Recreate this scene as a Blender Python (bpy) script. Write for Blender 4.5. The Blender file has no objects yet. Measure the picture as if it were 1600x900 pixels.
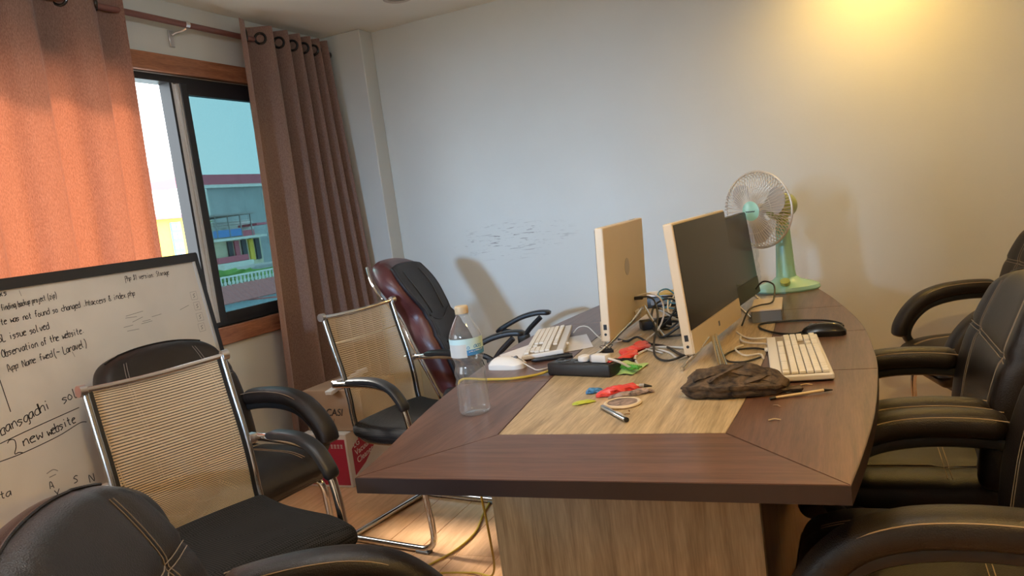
import bpy, bmesh, math, random
from mathutils import Vector, Matrix, noise
random.seed(7)
SC = bpy.context.scene
COL = SC.collection
PI = math.pi
R = math.radians

# ------------------------------------------------------------ camera, world, lights, exposure
def make_camera():
    yaw, pitch, roll = R(-23.487), R(5.707), R(-7.68)
    f = Vector((math.sin(yaw)*math.cos(pitch), math.cos(yaw)*math.cos(pitch), -math.sin(pitch)))
    r0 = Vector((math.cos(yaw), -math.sin(yaw), 0)); u0 = r0.cross(f)
    r = math.cos(roll)*r0 + math.sin(roll)*u0
    u = -math.sin(roll)*r0 + math.cos(roll)*u0
    cam = bpy.data.cameras.new('camera'); o = bpy.data.objects.new('camera', cam); COL.objects.link(o)
    m = Matrix((r, u, -f)).transposed().to_4x4(); m.translation = Vector((0, 0, 1.2))
    o.matrix_world = m
    cam.sensor_width = 36; cam.lens = 1220/1600*36; cam.clip_start = .02; cam.clip_end = 500
    SC.camera = o
make_camera()

vs = SC.view_settings
vs.view_transform = 'Standard'; vs.look = 'None'; vs.gamma = 1; vs.use_curve_mapping = False
vs.exposure = 0.35
SC.cycles.use_denoising = True
SC.cycles.max_bounces = 8; SC.cycles.diffuse_bounces = 4; SC.cycles.transparent_max_bounces = 16
SC.cycles.sample_clamp_indirect = 6
SC.cycles.caustics_reflective = False; SC.cycles.caustics_refractive = False

def make_world():
    w = bpy.data.worlds.new('sky'); SC.world = w; w.use_nodes = True
    nt = w.node_tree; bg = nt.nodes['Background']
    tc = nt.nodes.new('ShaderNodeTexCoord'); nz = nt.nodes.new('ShaderNodeTexNoise')
    nz.inputs['Scale'].default_value = 3.0; nz.inputs['Detail'].default_value = 4
    rp = nt.nodes.new('ShaderNodeValToRGB')
    rp.color_ramp.elements[0].position = .35; rp.color_ramp.elements[0].color = (.80, .93, 1, 1)
    rp.color_ramp.elements[1].position = .7; rp.color_ramp.elements[1].color = (1, 1, 1, 1)
    nt.links.new(tc.outputs['Generated'], nz.inputs['Vector'])
    nt.links.new(nz.outputs['Fac'], rp.inputs['Fac']); nt.links.new(rp.outputs['Color'], bg.inputs['Color'])
    bg.inputs['Strength'].default_value = 5.4
make_world()

def area(name, loc, look, sx, sy, power, color, portal=False, spread=180):
    l = bpy.data.lights.new(name, 'AREA'); l.shape = 'RECTANGLE'; l.size = sx; l.size_y = sy
    l.energy = power; l.color = color; l.spread = R(spread)
    if portal: l.cycles.is_portal = True
    o = bpy.data.objects.new(name, l); COL.objects.link(o); o.location = loc
    o.rotation_euler = (Vector(look)-Vector(loc)).to_track_quat('-Z', 'Y').to_euler()
    return o
# left window's sky portal, the sun, and an added lamp outside the rear window
area('portal_left_window', (-2.86, 2.2, 1.42), (0, 2.2, 1.42), 2.4, 1.2, 1, (1, 1, 1), portal=True)
def sun(direction, energy, angle, color):
    l = bpy.data.lights.new('sun', 'SUN'); l.energy = energy; l.angle = R(angle); l.color = color
    o = bpy.data.objects.new('sun', l); COL.objects.link(o)
    o.rotation_euler = Vector(direction).to_track_quat('-Z', 'Y').to_euler()
sun((1, -.16, -.88), 9.5, 9, (1, .95, .86))
area('added_rear_window_lamp', (-1.3, -2.8, 1.60), (-1.35, 4.0, 1.2), .32, .22, 205, (.40, .66, 1))

# ------------------------------------------------------------ materials
MATS = {}
def mat(name, col=(.5, .5, .5), rough=.5, metal=0, spec=.5, var=.0, vscale=8, vstretch=(1, 1, 1), bump=0, bscale=200,
        col2=None, coat=0, emit=None, estr=0, trans=0, sheen=0, distort=0, detail=4):
    if name in MATS: return MATS[name]
    m = bpy.data.materials.new(name); m.use_nodes = True; MATS[name] = m
    nt = m.node_tree; b = nt.nodes['Principled BSDF']; L = nt.links.new
    b.inputs['Base Color'].default_value = (*col, 1); b.inputs['Roughness'].default_value = rough
    b.inputs['Metallic'].default_value = metal; b.inputs['Specular IOR Level'].default_value = spec
    b.inputs['Coat Weight'].default_value = coat; b.inputs['Sheen Weight'].default_value = sheen
    b.inputs['Transmission Weight'].default_value = trans
    if emit: b.inputs['Emission Color'].default_value = (*emit, 1); b.inputs['Emission Strength'].default_value = estr
    tc = nt.nodes.new('ShaderNodeTexCoord')
    if var or col2:
        mp = nt.nodes.new('ShaderNodeMapping'); mp.inputs['Scale'].default_value = vstretch
        nz = nt.nodes.new('ShaderNodeTexNoise'); nz.inputs['Scale'].default_value = vscale
        nz.inputs['Detail'].default_value = detail; nz.inputs['Distortion'].default_value = distort
        L(tc.outputs['Object'], mp.inputs['Vector']); L(mp.outputs['Vector'], nz.inputs['Vector'])
        rp = nt.nodes.new('ShaderNodeValToRGB'); e = rp.color_ramp.elements
        a = col if col2 else tuple(c*(1-var) for c in col); c2 = col2 or tuple(min(1, c*(1+var)) for c in col)
        e[0].position = .32; e[0].color = (*a, 1); e[1].position = .68; e[1].color = (*c2, 1)
        L(nz.outputs['Fac'], rp.inputs['Fac']); L(rp.outputs['Color'], b.inputs['Base Color'])
    if bump:
        n2 = nt.nodes.new('ShaderNodeTexNoise'); n2.inputs['Scale'].default_value = bscale; n2.inputs['Detail'].default_value = 3
        L(tc.outputs['Object'], n2.inputs['Vector'])
        bp = nt.nodes.new('ShaderNodeBump'); bp.inputs['Strength'].default_value = bump; bp.inputs['Distance'].default_value = .003
        L(n2.outputs['Fac'], bp.inputs['Height']); L(bp.outputs['Normal'], b.inputs['Normal'])
    return m

def wood(name, c1, c2, stretch, rough=.35, scale=6, coat=.0):
    """laminate: long grain bands plus fine pores, stretched along one axis"""
    m = mat(name, c1, rough, 0, .5, coat=coat)
    nt = m.node_tree; b = nt.nodes['Principled BSDF']; L = nt.links.new
    tc = nt.nodes.new('ShaderNodeTexCoord'); mp = nt.nodes.new('ShaderNodeMapping'); mp.inputs['Scale'].default_value = stretch
    a = nt.nodes.new('ShaderNodeTexNoise'); a.inputs['Scale'].default_value = scale; a.inputs['Detail'].default_value = 3; a.inputs['Distortion'].default_value = .6
    f = nt.nodes.new('ShaderNodeTexNoise'); f.inputs['Scale'].default_value = scale*7; f.inputs['Detail'].default_value = 5
    L(tc.outputs['Object'], mp.inputs['Vector']); L(mp.outputs['Vector'], a.inputs['Vector']); L(mp.outputs['Vector'], f.inputs['Vector'])
    mx = nt.nodes.new('ShaderNodeMix'); mx.data_type = 'FLOAT'; mx.inputs[0].default_value = .4
    L(a.outputs['Fac'], mx.inputs[2]); L(f.outputs['Fac'], mx.inputs[3])
    rp = nt.nodes.new('ShaderNodeValToRGB'); e = rp.color_ramp.elements
    e[0].position = .36; e[0].color = (*c1, 1); e[1].position = .66; e[1].color = (*c2, 1)
    L(mx.outputs[0], rp.inputs['Fac']); L(rp.outputs['Color'], b.inputs['Base Color'])
    return m

def thin_clear(name, tint=(1, 1, 1), gloss=.08, rough=.03, white=0):
    """thin clear sheet: tinted see-through plus a fresnel reflection"""
    m = bpy.data.materials.new(name); m.use_nodes = True; MATS[name] = m
    nt = m.node_tree; nt.nodes.remove(nt.nodes['Principled BSDF']); L = nt.links.new
    out = nt.nodes['Material Output']
    t = nt.nodes.new('ShaderNodeBsdfTransparent'); t.inputs['Color'].default_value = (*tint, 1)
    g = nt.nodes.new('ShaderNodeBsdfGlossy'); g.inputs['Roughness'].default_value = rough
    lw0 = nt.nodes.new('ShaderNodeLayerWeight'); lw0.inputs['Blend'].default_value = .5
    lw = nt.nodes.new('ShaderNodeMath'); lw.operation = 'POWER'; lw.inputs[1].default_value = 4; L(lw0.outputs['Facing'], lw.inputs[0])
    ad = nt.nodes.new('ShaderNodeMath'); ad.operation = 'MULTIPLY_ADD'; ad.inputs[1].default_value = .85; ad.inputs[2].default_value = gloss
    ad.use_clamp = True
    mx = nt.nodes.new('ShaderNodeMixShader'); L(lw.outputs[0], ad.inputs[0]); L(ad.outputs[0], mx.inputs['Fac'])
    L(t.outputs[0], mx.inputs[1]); L(g.outputs[0], mx.inputs[2])
    last = mx
    if white:
        d = nt.nodes.new('ShaderNodeBsdfDiffuse'); d.inputs['Color'].default_value = (.9, .92, .95, 1)
        m2 = nt.nodes.new('ShaderNodeMixShader'); m2.inputs['Fac'].default_value = white
        L(mx.outputs[0], m2.inputs[1]); L(d.outputs[0], m2.inputs[2]); last = m2
    L(last.outputs[0], out.inputs['Surface'])
    return m

def curtain_mat():
    m = bpy.data.materials.new('curtain_cloth'); m.use_nodes = True
    nt = m.node_tree; L = nt.links.new; out = nt.nodes['Material Output']; b = nt.nodes['Principled BSDF']
    tc = nt.nodes.new('ShaderNodeTexCoord')
    w = nt.nodes.new('ShaderNodeMapping'); w.inputs['Scale'].default_value = (1, 1, .25)
    n = nt.nodes.new('ShaderNodeTexNoise'); n.inputs['Scale'].default_value = 420; n.inputs['Detail'].default_value = 2
    L(tc.outputs['Object'], w.inputs['Vector']); L(w.outputs['Vector'], n.inputs['Vector'])
    rp = nt.nodes.new('ShaderNodeValToRGB'); e = rp.color_ramp.elements
    e[0].position = .3; e[0].color = (.17, .105, .082, 1); e[1].position = .7; e[1].color = (.30, .20, .16, 1)
    L(n.outputs['Fac'], rp.inputs['Fac']); L(rp.outputs['Color'], b.inputs['Base Color'])
    b.inputs['Roughness'].default_value = .8; b.inputs['Sheen Weight'].default_value = .25
    t = nt.nodes.new('ShaderNodeBsdfTranslucent'); 
    r2 = nt.nodes.new('ShaderNodeValToRGB'); e = r2.color_ramp.elements
    e[0].position = .3; e[0].color = (.52, .125, .050, 1); e[1].position = .7; e[1].color = (.78, .23, .105, 1)
    L(n.outputs['Fac'], r2.inputs['Fac']); L(r2.outputs['Color'], t.inputs['Color'])
    mx = nt.nodes.new('ShaderNodeMixShader'); mx.inputs['Fac'].default_value = .165
    L(b.outputs[0], mx.inputs[1]); L(t.outputs[0], mx.inputs[2]); L(mx.outputs[0], out.inputs['Surface'])
    return m

def mesh_cloth(name, thread, nu, nv, hole=.42, rough=.5):
    """open net weave on the sheet's UV: threads with see-through gaps"""
    m = bpy.data.materials.new(name); m.use_nodes = True
    nt = m.node_tree; L = nt.links.new; out = nt.nodes['Material Output']; b = nt.nodes['Principled BSDF']
    b.inputs['Base Color'].default_value = (*thread, 1); b.inputs['Roughness'].default_value = rough; b.inputs['Sheen Weight'].default_value = .2
    uv = nt.nodes.new('ShaderNodeUVMap'); sp = nt.nodes.new('ShaderNodeSeparateXYZ'); L(uv.outputs['UV'], sp.inputs[0])
    def tri(sock, n, off=None):
        a = nt.nodes.new('ShaderNodeMath'); a.operation = 'MULTIPLY'; a.inputs[1].default_value = n; L(sock, a.inputs[0])
        src = a
        if off is not None:
            ad = nt.nodes.new('ShaderNodeMath'); ad.operation = 'ADD'; L(a.outputs[0], ad.inputs[0]); L(off, ad.inputs[1]); src = ad
        f = nt.nodes.new('ShaderNodeMath'); f.operation = 'FRACT'; L(src.outputs[0], f.inputs[0])
        s = nt.nodes.new('ShaderNodeMath'); s.operation = 'SUBTRACT'; s.inputs[1].default_value = .5; L(f.outputs[0], s.inputs[0])
        c = nt.nodes.new('ShaderNodeMath'); c.operation = 'ABSOLUTE'; L(s.outputs[0], c.inputs[0]); return c.outputs[0], a.outputs[0]
    v, vraw = tri(sp.outputs['Y'], nv)
    fl = nt.nodes.new('ShaderNodeMath'); fl.operation = 'FLOOR'; L(vraw, fl.inputs[0])
    hf = nt.nodes.new('ShaderNodeMath'); hf.operation = 'MULTIPLY'; hf.inputs[1].default_value = .5; L(fl.outputs[0], hf.inputs[0])
    u, _ = tri(sp.outputs['X'], nu, hf.outputs[0])
    def lt(s, t):
        n = nt.nodes.new('ShaderNodeMath'); n.operation = 'LESS_THAN'; n.inputs[1].default_value = t; L(s, n.inputs[0]); return n.outputs[0]
    an = nt.nodes.new('ShaderNodeMath'); an.operation = 'MULTIPLY'; L(lt(u, hole), an.inputs[0]); L(lt(v, .19), an.inputs[1])
    t = nt.nodes.new('ShaderNodeBsdfTransparent'); mx = nt.nodes.new('ShaderNodeMixShader')
    L(an.outputs[0], mx.inputs['Fac']); L(b.outputs[0], mx.inputs[1]); L(t.outputs[0], mx.inputs[2]); L(mx.outputs[0], out.inputs['Surface'])
    return m

def weave_mat(name, c1, c2, scale=260):
    """woven seat cloth: small raised checks"""
    m = mat(name, c1, .85, spec=.2)
    nt = m.node_tree; L = nt.links.new; b = nt.nodes['Principled BSDF']
    tc = nt.nodes.new('ShaderNodeTexCoord'); mp = nt.nodes.new('ShaderNodeMapping'); mp.inputs['Rotation'].default_value = (0, 0, R(45))
    ck = nt.nodes.new('ShaderNodeTexChecker'); ck.inputs['Scale'].default_value = scale
    ck.inputs['Color1'].default_value = (*c1, 1); ck.inputs['Color2'].default_value = (*c2, 1)
    L(tc.outputs['Object'], mp.inputs['Vector']); L(mp.outputs['Vector'], ck.inputs['Vector']); L(ck.outputs['Color'], b.inputs['Base Color'])
    bp = nt.nodes.new('ShaderNodeBump'); bp.inputs['Strength'].default_value = .6; bp.inputs['Distance'].default_value = .002
    L(ck.outputs['Fac'], bp.inputs['Height']); L(bp.outputs['Normal'], b.inputs['Normal'])
    return m

def wall_mat(name, col, scuff=False):
    m = mat(name, col, .55, 0, .35, var=.035, vscale=1.6, bump=.15, bscale=60)
    if scuff:      # hand marks and scratches rubbed into the paint behind the chairs
        nt = m.node_tree; L = nt.links.new; b = nt.nodes['Principled BSDF']
        src = b.inputs['Base Color'].links[0].from_socket
        tc = nt.nodes.new('ShaderNodeTexCoord')
        mp = nt.nodes.new('ShaderNodeMapping'); mp.inputs['Scale'].default_value = (9, 1, 95); mp.inputs['Rotation'].default_value = (0, R(9), 0)
        n = nt.nodes.new('ShaderNodeTexNoise'); n.inputs['Scale'].default_value = 1.3; n.inputs['Detail'].default_value = 6; n.inputs['Distortion'].default_value = 1.2
        L(tc.outputs['Object'], mp.inputs['Vector']); L(mp.outputs['Vector'], n.inputs['Vector'])
        r1 = nt.nodes.new('ShaderNodeValToRGB'); r1.color_ramp.elements[0].position = .60; r1.color_ramp.elements[1].position = .68
        L(n.outputs['Fac'], r1.inputs['Fac'])
        # patch mask around (-1.72, *, 1.02)
        mp2 = nt.nodes.new('ShaderNodeMapping'); mp2.inputs['Location'].default_value = (1.72*2.3, 0, -1.03*8); mp2.inputs['Scale'].default_value = (2.3, 0, 8)
        g = nt.nodes.new('ShaderNodeTexGradient'); g.gradient_type = 'SPHERICAL'
        L(tc.outputs['Object'], mp2.inputs['Vector']); L(mp2.outputs['Vector'], g.inputs['Vector'])
        mu = nt.nodes.new('ShaderNodeMath'); mu.operation = 'MULTIPLY'; L(r1.outputs['Color'], mu.inputs[0]); L(g.outputs['Fac'], mu.inputs[1])
        m2 = nt.nodes.new('ShaderNodeMath'); m2.operation = 'MULTIPLY'; m2.inputs[1].default_value = 1.3; m2.use_clamp = True; L(mu.outputs[0], m2.inputs[0])
        mx = nt.nodes.new('ShaderNodeMix'); mx.data_type = 'RGBA'; mx.inputs[7].default_value = (.2, .19, .19, 1)
        L(m2.outputs[0], mx.inputs[0]); L(src, mx.inputs[6]); L(mx.outputs[2], b.inputs['Base Color'])
    return m

M = dict(
    wall=wall_mat('paint_wall', (.615, .635, .60)), wall_back=wall_mat('paint_wall_marked', (.615, .635, .60), True),
    ceiling=mat('paint_ceiling', (.86, .87, .80), .7, var=.02, vscale=2),
    dark_x=wood('dark_laminate_across', (.078, .036, .023), (.175, .086, .056), (1.2, 22, 22), .32, 3),
    dark_y=wood('dark_laminate_along', (.078, .036, .023), (.175, .086, .056), (22, 1.2, 22), .32, 3),
    edge=mat('dark_edge_band', (.034, .018, .014), .45, var=.15, vscale=5),
    light_y=wood('pale_laminate_along', (.30, .215, .115), (.62, .48, .29), (13, .9, 13), .38, 3),
    light_z=wood('pale_laminate_upright', (.26, .19, .105), (.50, .39, .235), (13, 13, .9), .45, 3),
    brown_z=wood('brown_laminate_upright', (.11, .06, .035), (.21, .125, .075), (13, 13, .9), .45, 3),
    floor=wood('floor_laminate', (.58, .30, .135), (.78, .46, .24), (16, 1.2, 16), .28, 3),
    groove=mat('dark_seam_gap', (.02, .013, .01), .8),  # dark colour of the slab in the plank joints
    leather=mat('black_brown_leather', (.016, .0115, .0095), .38, 0, .42, var=.25, vscale=14, bump=.35, bscale=420),
    leather_dk=mat('black_leather', (.020, .016, .017), .5, 0, .3, var=.2, vscale=12, bump=.3, bscale=420),
    maroon=mat('maroon_leather', (.085, .022, .022), .33, 0, .5, var=.2, vscale=10, bump=.25, bscale=380, coat=.15),
    thread=mat('tan_stitching', (.42, .31, .20), .8),
    thread_dk=mat('grey_stitching', (.24, .20, .17), .8),
    black=mat('black_plastic', (.012, .012, .013), .42),
    black_gl=mat('glossy_black_plastic', (.010, .010, .011), .22),
    rubber=mat('black_cable_rubber', (.012, .012, .012), .5),
    chrome=mat('chrome', (.78, .78, .78), .12, 1),
    rail=mat('dull_chrome', (.42, .41, .40), .25, 1),
    steel=mat('brushed_steel', (.62, .62, .63), .28, 1),
    alu=mat('aluminium_profile', (.72, .72, .72), .35, .6),
    net=mesh_cloth('beige_net', (.55, .42, .26), 92, 92),
    seatcloth=weave_mat('black_seat_weave', (.007, .007, .008), (.034, .033, .033), 200),
    curtain=curtain_mat(),
    rod=mat('rod_brown', (.20, .085, .07), .4, .2),
    frame_blk=mat('window_frame_dark', (.025, .026, .03), .4, .2),
    casing=wood('reddish_wood_casing', (.20, .075, .035), (.42, .18, .09), (16, 1.4, 16), .4, 3),
    pane=thin_clear('tinted_glass', (.225, .315, .325), .04),
    clear=thin_clear('clear_pet', (.93, .95, .96), .10, .05, .06),
    board=mat('whiteboard_enamel', (.70, .67, .61), .28, 0, .5, var=.06, vscale=3, distort=1),
    ink=mat('marker_ink', (.018, .017, .02), .6), ink_faint=mat('faded_marker_ink', (.26, .25, .235), .6),
    beige=mat('beige_plastic', (.72, .60, .44), .42, var=.03, vscale=5),
    silver=mat('champagne_edge', (.50, .42, .32), .35, .3),
    screen=mat('screen_glass', (.010, .010, .010), .22, 0, .35),
    white=mat('white_plastic', (.74, .71, .66), .4), key=mat('key_white', (.78, .74, .66), .5), keygap=mat('key_well', (.30, .25, .19), .7),
    legend=mat('key_legend', (.28, .25, .22), .7),
    mint=mat('mint_plastic', (.36, .68, .54), .25, coat=.3), green=mat('lime_plastic', (.42, .52, .16), .3, coat=.2),
    guard=mat('guard_wire_cream', (.68, .63, .55), .35, .3), blade=mat('clear_grey_blade', (.50, .46, .42), .3),
    capm=mat('tan_cap', (.56, .43, .26), .5), lab1=mat('label_pale_aqua', (.50, .70, .70), .5), lab2=mat('label_blue', (.05, .24, .52), .5),
    lab3=mat('label_back_white', (.55, .55, .52), .6), white_p=mat('paper', (.80, .79, .80), .7, var=.04, vscale=20),
    red=mat('red_foil', (.72, .055, .045), .35, coat=.3), blue=mat('blue_foil', (.04, .20, .42), .35, coat=.3), lime=mat('lime_foil', (.50, .56, .06), .4, coat=.2),
    pgreen=mat('pale_green_film', (.46, .66, .22), .45), leafg=mat('green_comb', (.08, .36, .05), .45),
    yellow=mat('yellow_cord', (.50, .34, .04), .5), wcable=mat('white_cable', (.66, .62, .55), .5), bcable=mat('blue_cable', (.07, .25, .42), .5),
    card=mat('cardboard', (.36, .23, .14), .8, var=.1, vscale=6), cardw=mat('white_carton', (.66, .61, .56), .6, var=.04), crimson=mat('crimson_print', (.40, .022, .055), .5),
    scarf=mat('camouflage_cloth', (.012, .009, .009), .9, col2=(.150, .100, .060), vscale=26, vstretch=(1, 1.6, 1), distort=1.5, bump=.6, bscale=160),
    wood_s=mat('pale_wood_stick', (.62, .46, .25), .5), grey=mat('grey_plastic', (.16, .17, .18), .5), coaster=mat('printed_disc', (.06, .05, .05), .4, col2=(.50, .36, .30), vscale=34, distort=2),
    lamp_on=mat('lamp_diffuser', (.9, .8, .6), .5, emit=(1, .78, .42), estr=6), lamp_off=mat('lamp_unlit', (.34, .31, .27), .5), ring=mat('lamp_ring', (.55, .50, .44), .4, .3),
)

# ------------------------------------------------------------ object helpers
def mk(name, bm, m, parent=None, smooth=True, loc=None):
    me = bpy.data.meshes.new(name); bm.normal_update(); bm.to_mesh(me); bm.free()
    if smooth:
        me.polygons.foreach_set('use_smooth', [True]*len(me.polygons))
        try: me.set_sharp_from_angle(angle=R(38))
        except Exception: pass
    me.materials.append(m if not isinstance(m, str) else M[m])
    o = bpy.data.objects.new(name, me); COL.objects.link(o)
    if parent: o.parent = parent
    if loc is not None: o.location = loc
    return o
def tag(o, label=None, cat=None, group=None, kind=None):
    if label: o['label'] = label
    if cat: o['category'] = cat
    if group: o['group'] = group
    if kind: o['kind'] = kind
    return o
def thing(name, label, cat, loc=(0, 0, 0), rz=0, group=None):
    o = bpy.data.objects.new(name, None); COL.objects.link(o); o.empty_display_size = .05
    o.location = loc; o.rotation_euler = (0, 0, rz); return tag(o, label, cat, group)
def struct(name, bm, m, label=None, parent=None, smooth=False):
    o = mk(name, bm, m, parent, smooth)
    if not parent: tag(o, label, 'structure' if False else None, None, 'structure')
    return o
def copy_tree(root, loc, rz, label):
    def cp(o, par):
        c = o.copy(); COL.objects.link(c); c.parent = par
        for ch in [x for x in kids.get(o, [])]: cp(ch, c)
        return c
    kids = {}
    for o in COL.objects:
        if o.parent: kids.setdefault(o.parent, []).append(o)
    r = cp(root, None); r.location = loc; r.rotation_euler = (0, 0, rz); r['label'] = label
    return r

# ------------------------------------------------------------ mesh helpers
def NB(): return bmesh.new()
def box(bm, x0, x1, y0, y1, z0, z1):
    vv = [bm.verts.new((x, y, z)) for z in (z0, z1) for y in (y0, y1) for x in (x0, x1)]
    for f in ((0, 2, 3, 1), (4, 5, 7, 6), (0, 1, 5, 4), (2, 6, 7, 3), (0, 4, 6, 2), (1, 3, 7, 5)): bm.faces.new([vv[i] for i in f])
    return bm
def bx(x0, x1, y0, y1, z0, z1, bev=0, seg=2):
    bm = box(NB(), x0, x1, y0, y1, z0, z1)
    if bev: bmesh.ops.bevel(bm, geom=bm.edges[:], offset=bev, segments=seg, affect='EDGES', profile=.5)
    return bm
def rbox(half, r, n, deform=None, bm=None):
    """rounded box of given half sizes built on an even grid, then deformed"""
    bm = bm or NB(); hx, hy, hz = half; key = {}
    def vert(p):
        k = tuple(round(c, 5) for c in p)
        if k in key: return key[k]
        q = []; d = []
        for c, h in zip(p, half):
            c *= h; i = max(-(h-r), min(h-r, c)); q.append(i); d.append(c-i)
        d = Vector(d)
        if d.length > 1e-9:
            mx = max(abs(c) for c in d); d = d.normalized()*min(r, d.length if mx < r*.999 else r)
        P = Vector(q)+d
        v = bm.verts.new(deform(P) if deform else P); key[k] = v; return v
    def lin(k, h):
        # grid that follows the rounding: dense towards the ends
        e = r/h; inner = [-1+e+(2-2*e)*i/(k) for i in range(k+1)]
        return [-1, -1+.3*e, -1+.65*e] + inner + [1-.65*e, 1-.3*e, 1]
    gx, gy, gz = lin(n[0], hx), lin(n[1], hy), lin(n[2], hz)
    def face(ga, gb, fn, flip):
        for i in range(len(ga)-1):
            for j in range(len(gb)-1):
                q = [vert(fn(ga[i], gb[j])), vert(fn(ga[i+1], gb[j])), vert(fn(ga[i+1], gb[j+1])), vert(fn(ga[i], gb[j+1]))]
                if flip: q.reverse()
                if len(set(q)) == 4:
                    try: bm.faces.new(q)
                    except ValueError: pass
    face(gx, gy, lambda a, b: (a, b, 1), False); face(gx, gy, lambda a, b: (a, b, -1), True)
    face(gy, gz, lambda a, b: (1, a, b), False); face(gy, gz, lambda a, b: (-1, a, b), True)
    face(gx, gz, lambda a, b: (a, -1, b), False); face(gx, gz, lambda a, b: (a, 1, b), True)
    return bm
def smooth_path(pts, k=6, closed=False):
    P = [Vector(p) for p in pts]; n = len(P); out = []
    if n < 3: return P
    rng = range(n if closed else n-1)
    for i in rng:
        if closed: a, b, c, d = P[(i-1) % n], P[i], P[(i+1) % n], P[(i+2) % n]
        else: a, b, c, d = P[max(i-1, 0)], P[i], P[i+1], P[min(i+2, n-1)]
        for j in range(k):
            t = j/k; t2 = t*t; t3 = t2*t
            out.append(.5*((2*b)+(-a+c)*t+(2*a-5*b+4*c-d)*t2+(-a+3*b-3*c+d)*t3))
    if not closed: out.append(P[-1])
    return out
def sweep(bm, path, prof, up=(0, 0, 1), caps=True, closed=False, scale=None):
    """sweep a 2-D profile [(side, up)] along a path; scale(t) -> (sx, sy)"""
    path = [Vector(p) for p in path]; n = len(path); rings = []
    ref = Vector(up)
    for i, p in enumerate(path):
        if closed: t = path[(i+1) % n]-path[(i-1) % n]
        else: t = path[min(i+1, n-1)]-path[max(i-1, 0)]
        if t.length < 1e-9: t = Vector((1, 0, 0))
        t.normalize()
        ref = ref-ref.dot(t)*t
        if ref.length < 1e-5: ref = t.orthogonal()
        ref.normalize(); s = t.cross(ref)
        sx, sy = scale(i/(n-1)) if scale else (1, 1)
        rings.append([bm.verts.new(p+s*a*sx+ref*b*sy) for a, b in prof])
    m = len(prof)
    for i in range(n if closed else n-1):
        A, B = rings[i], rings[(i+1) % n]
        for j in range(m): bm.faces.new((A[j], A[(j+1) % m], B[(j+1) % m], B[j]))
    if caps and not closed:
        bm.faces.new(list(reversed(rings[0]))); bm.faces.new(rings[-1])
    return bm
def circ(r, n=10, ry=None): return [(r*math.cos(2*PI*i/n), (ry or r)*math.sin(2*PI*i/n)) for i in range(n)]
def sup(a, b, n=14, e=2.6): return [(a*math.copysign(abs(math.cos(2*PI*i/n))**(2/e), math.cos(2*PI*i/n)), b*math.copysign(abs(math.sin(2*PI*i/n))**(2/e), math.sin(2*PI*i/n))) for i in range(n)]
def tube(pts, r, n=10, k=6, closed=False, bm=None, up=(0, 0, 1)):
    return sweep(bm or NB(), smooth_path(pts, k, closed) if k else pts, circ(r, n), up, closed=closed)
def lathe(prof, n=32, bm=None, cap=True):
    bm = bm or NB(); rings = [[bm.verts.new((r*math.cos(2*PI*i/n), r*math.sin(2*PI*i/n), z)) for i in range(n)] for r, z in prof]
    for A, B in zip(rings, rings[1:]):
        for i in range(n): bm.faces.new((A[i], A[(i+1) % n], B[(i+1) % n], B[i]))
    if cap: bm.faces.new(list(reversed(rings[0]))); bm.faces.new(rings[-1])
    return bm
def cyl(a, b, r, n=16, bm=None, r2=None):
    a, b = Vector(a), Vector(b); bm = bm or NB()
    d = (b-a).normalized(); u = d.orthogonal().normalized(); s = d.cross(u); r2 = r if r2 is None else r2
    A = [bm.verts.new(a+(u*math.cos(2*PI*i/n)+s*math.sin(2*PI*i/n))*r) for i in range(n)]
    B = [bm.verts.new(b+(u*math.cos(2*PI*i/n)+s*math.sin(2*PI*i/n))*r2) for i in range(n)]
    for i in range(n): bm.faces.new((A[i], A[(i+1) % n], B[(i+1) % n], B[i]))
    bm.faces.new(list(reversed(A))); bm.faces.new(B); return bm
def prism(poly, z0, z1, bm=None, bev=0):
    bm = bm or NB(); A = [bm.verts.new((x, y, z0)) for x, y in poly]; B = [bm.verts.new((x, y, z1)) for x, y in poly]
    n = len(poly)
    for i in range(n): bm.faces.new((A[i], A[(i+1) % n], B[(i+1) % n], B[i]))
    bm.faces.new(list(reversed(A))); bm.faces.new(B)
    bmesh.ops.recalc_face_normals(bm, faces=bm.faces[:])
    if bev: bmesh.ops.bevel(bm, geom=[e for e in bm.edges if abs(e.verts[0].co.z-e.verts[1].co.z) < 1e-6 and e.verts[0].co.z > z1-1e-6], offset=bev, segments=2, affect='EDGES')
    return bm
def sheet(fn, nu, nv, uv=False, thick=0):
    bm = NB(); V = [[bm.verts.new(fn(i/nu, j/nv)) for i in range(nu+1)] for j in range(nv+1)]
    lay = bm.loops.layers.uv.new('UVMap') if uv else None
    for j in range(nv):
        for i in range(nu):
            f = bm.faces.new((V[j][i], V[j][i+1], V[j+1][i+1], V[j+1][i]))
            if uv:
                for l, (a, b) in zip(f.loops, ((i, j), (i+1, j), (i+1, j+1), (i, j+1))): l[lay].uv = (a/nu, b/nv)
    if thick:
        bm.normal_update(); bmesh.ops.solidify(bm, geom=bm.faces[:], thickness=thick)
    return bm
def xf(bm, mtx): bmesh.ops.transform(bm, matrix=mtx, verts=bm.verts[:]); return bm
def font_mesh(text, size, mtx, depth=.0004, align='LEFT', shear=0, spacing=1):
    c = bpy.data.curves.new('t', 'FONT'); c.body = text; c.size = size; c.extrude = depth; c.align_x = align; c.shear = shear; c.space_line = spacing
    o = bpy.data.objects.new('t', c); COL.objects.link(o)
    bpy.context.view_layer.update()
    me = bpy.data.meshes.new_from_object(o.evaluated_get(bpy.context.evaluated_depsgraph_get()))
    bpy.data.objects.remove(o); bpy.data.curves.remove(c)
    bm = NB(); bm.from_mesh(me); bpy.data.meshes.remove(me); return xf(bm, mtx)
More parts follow.
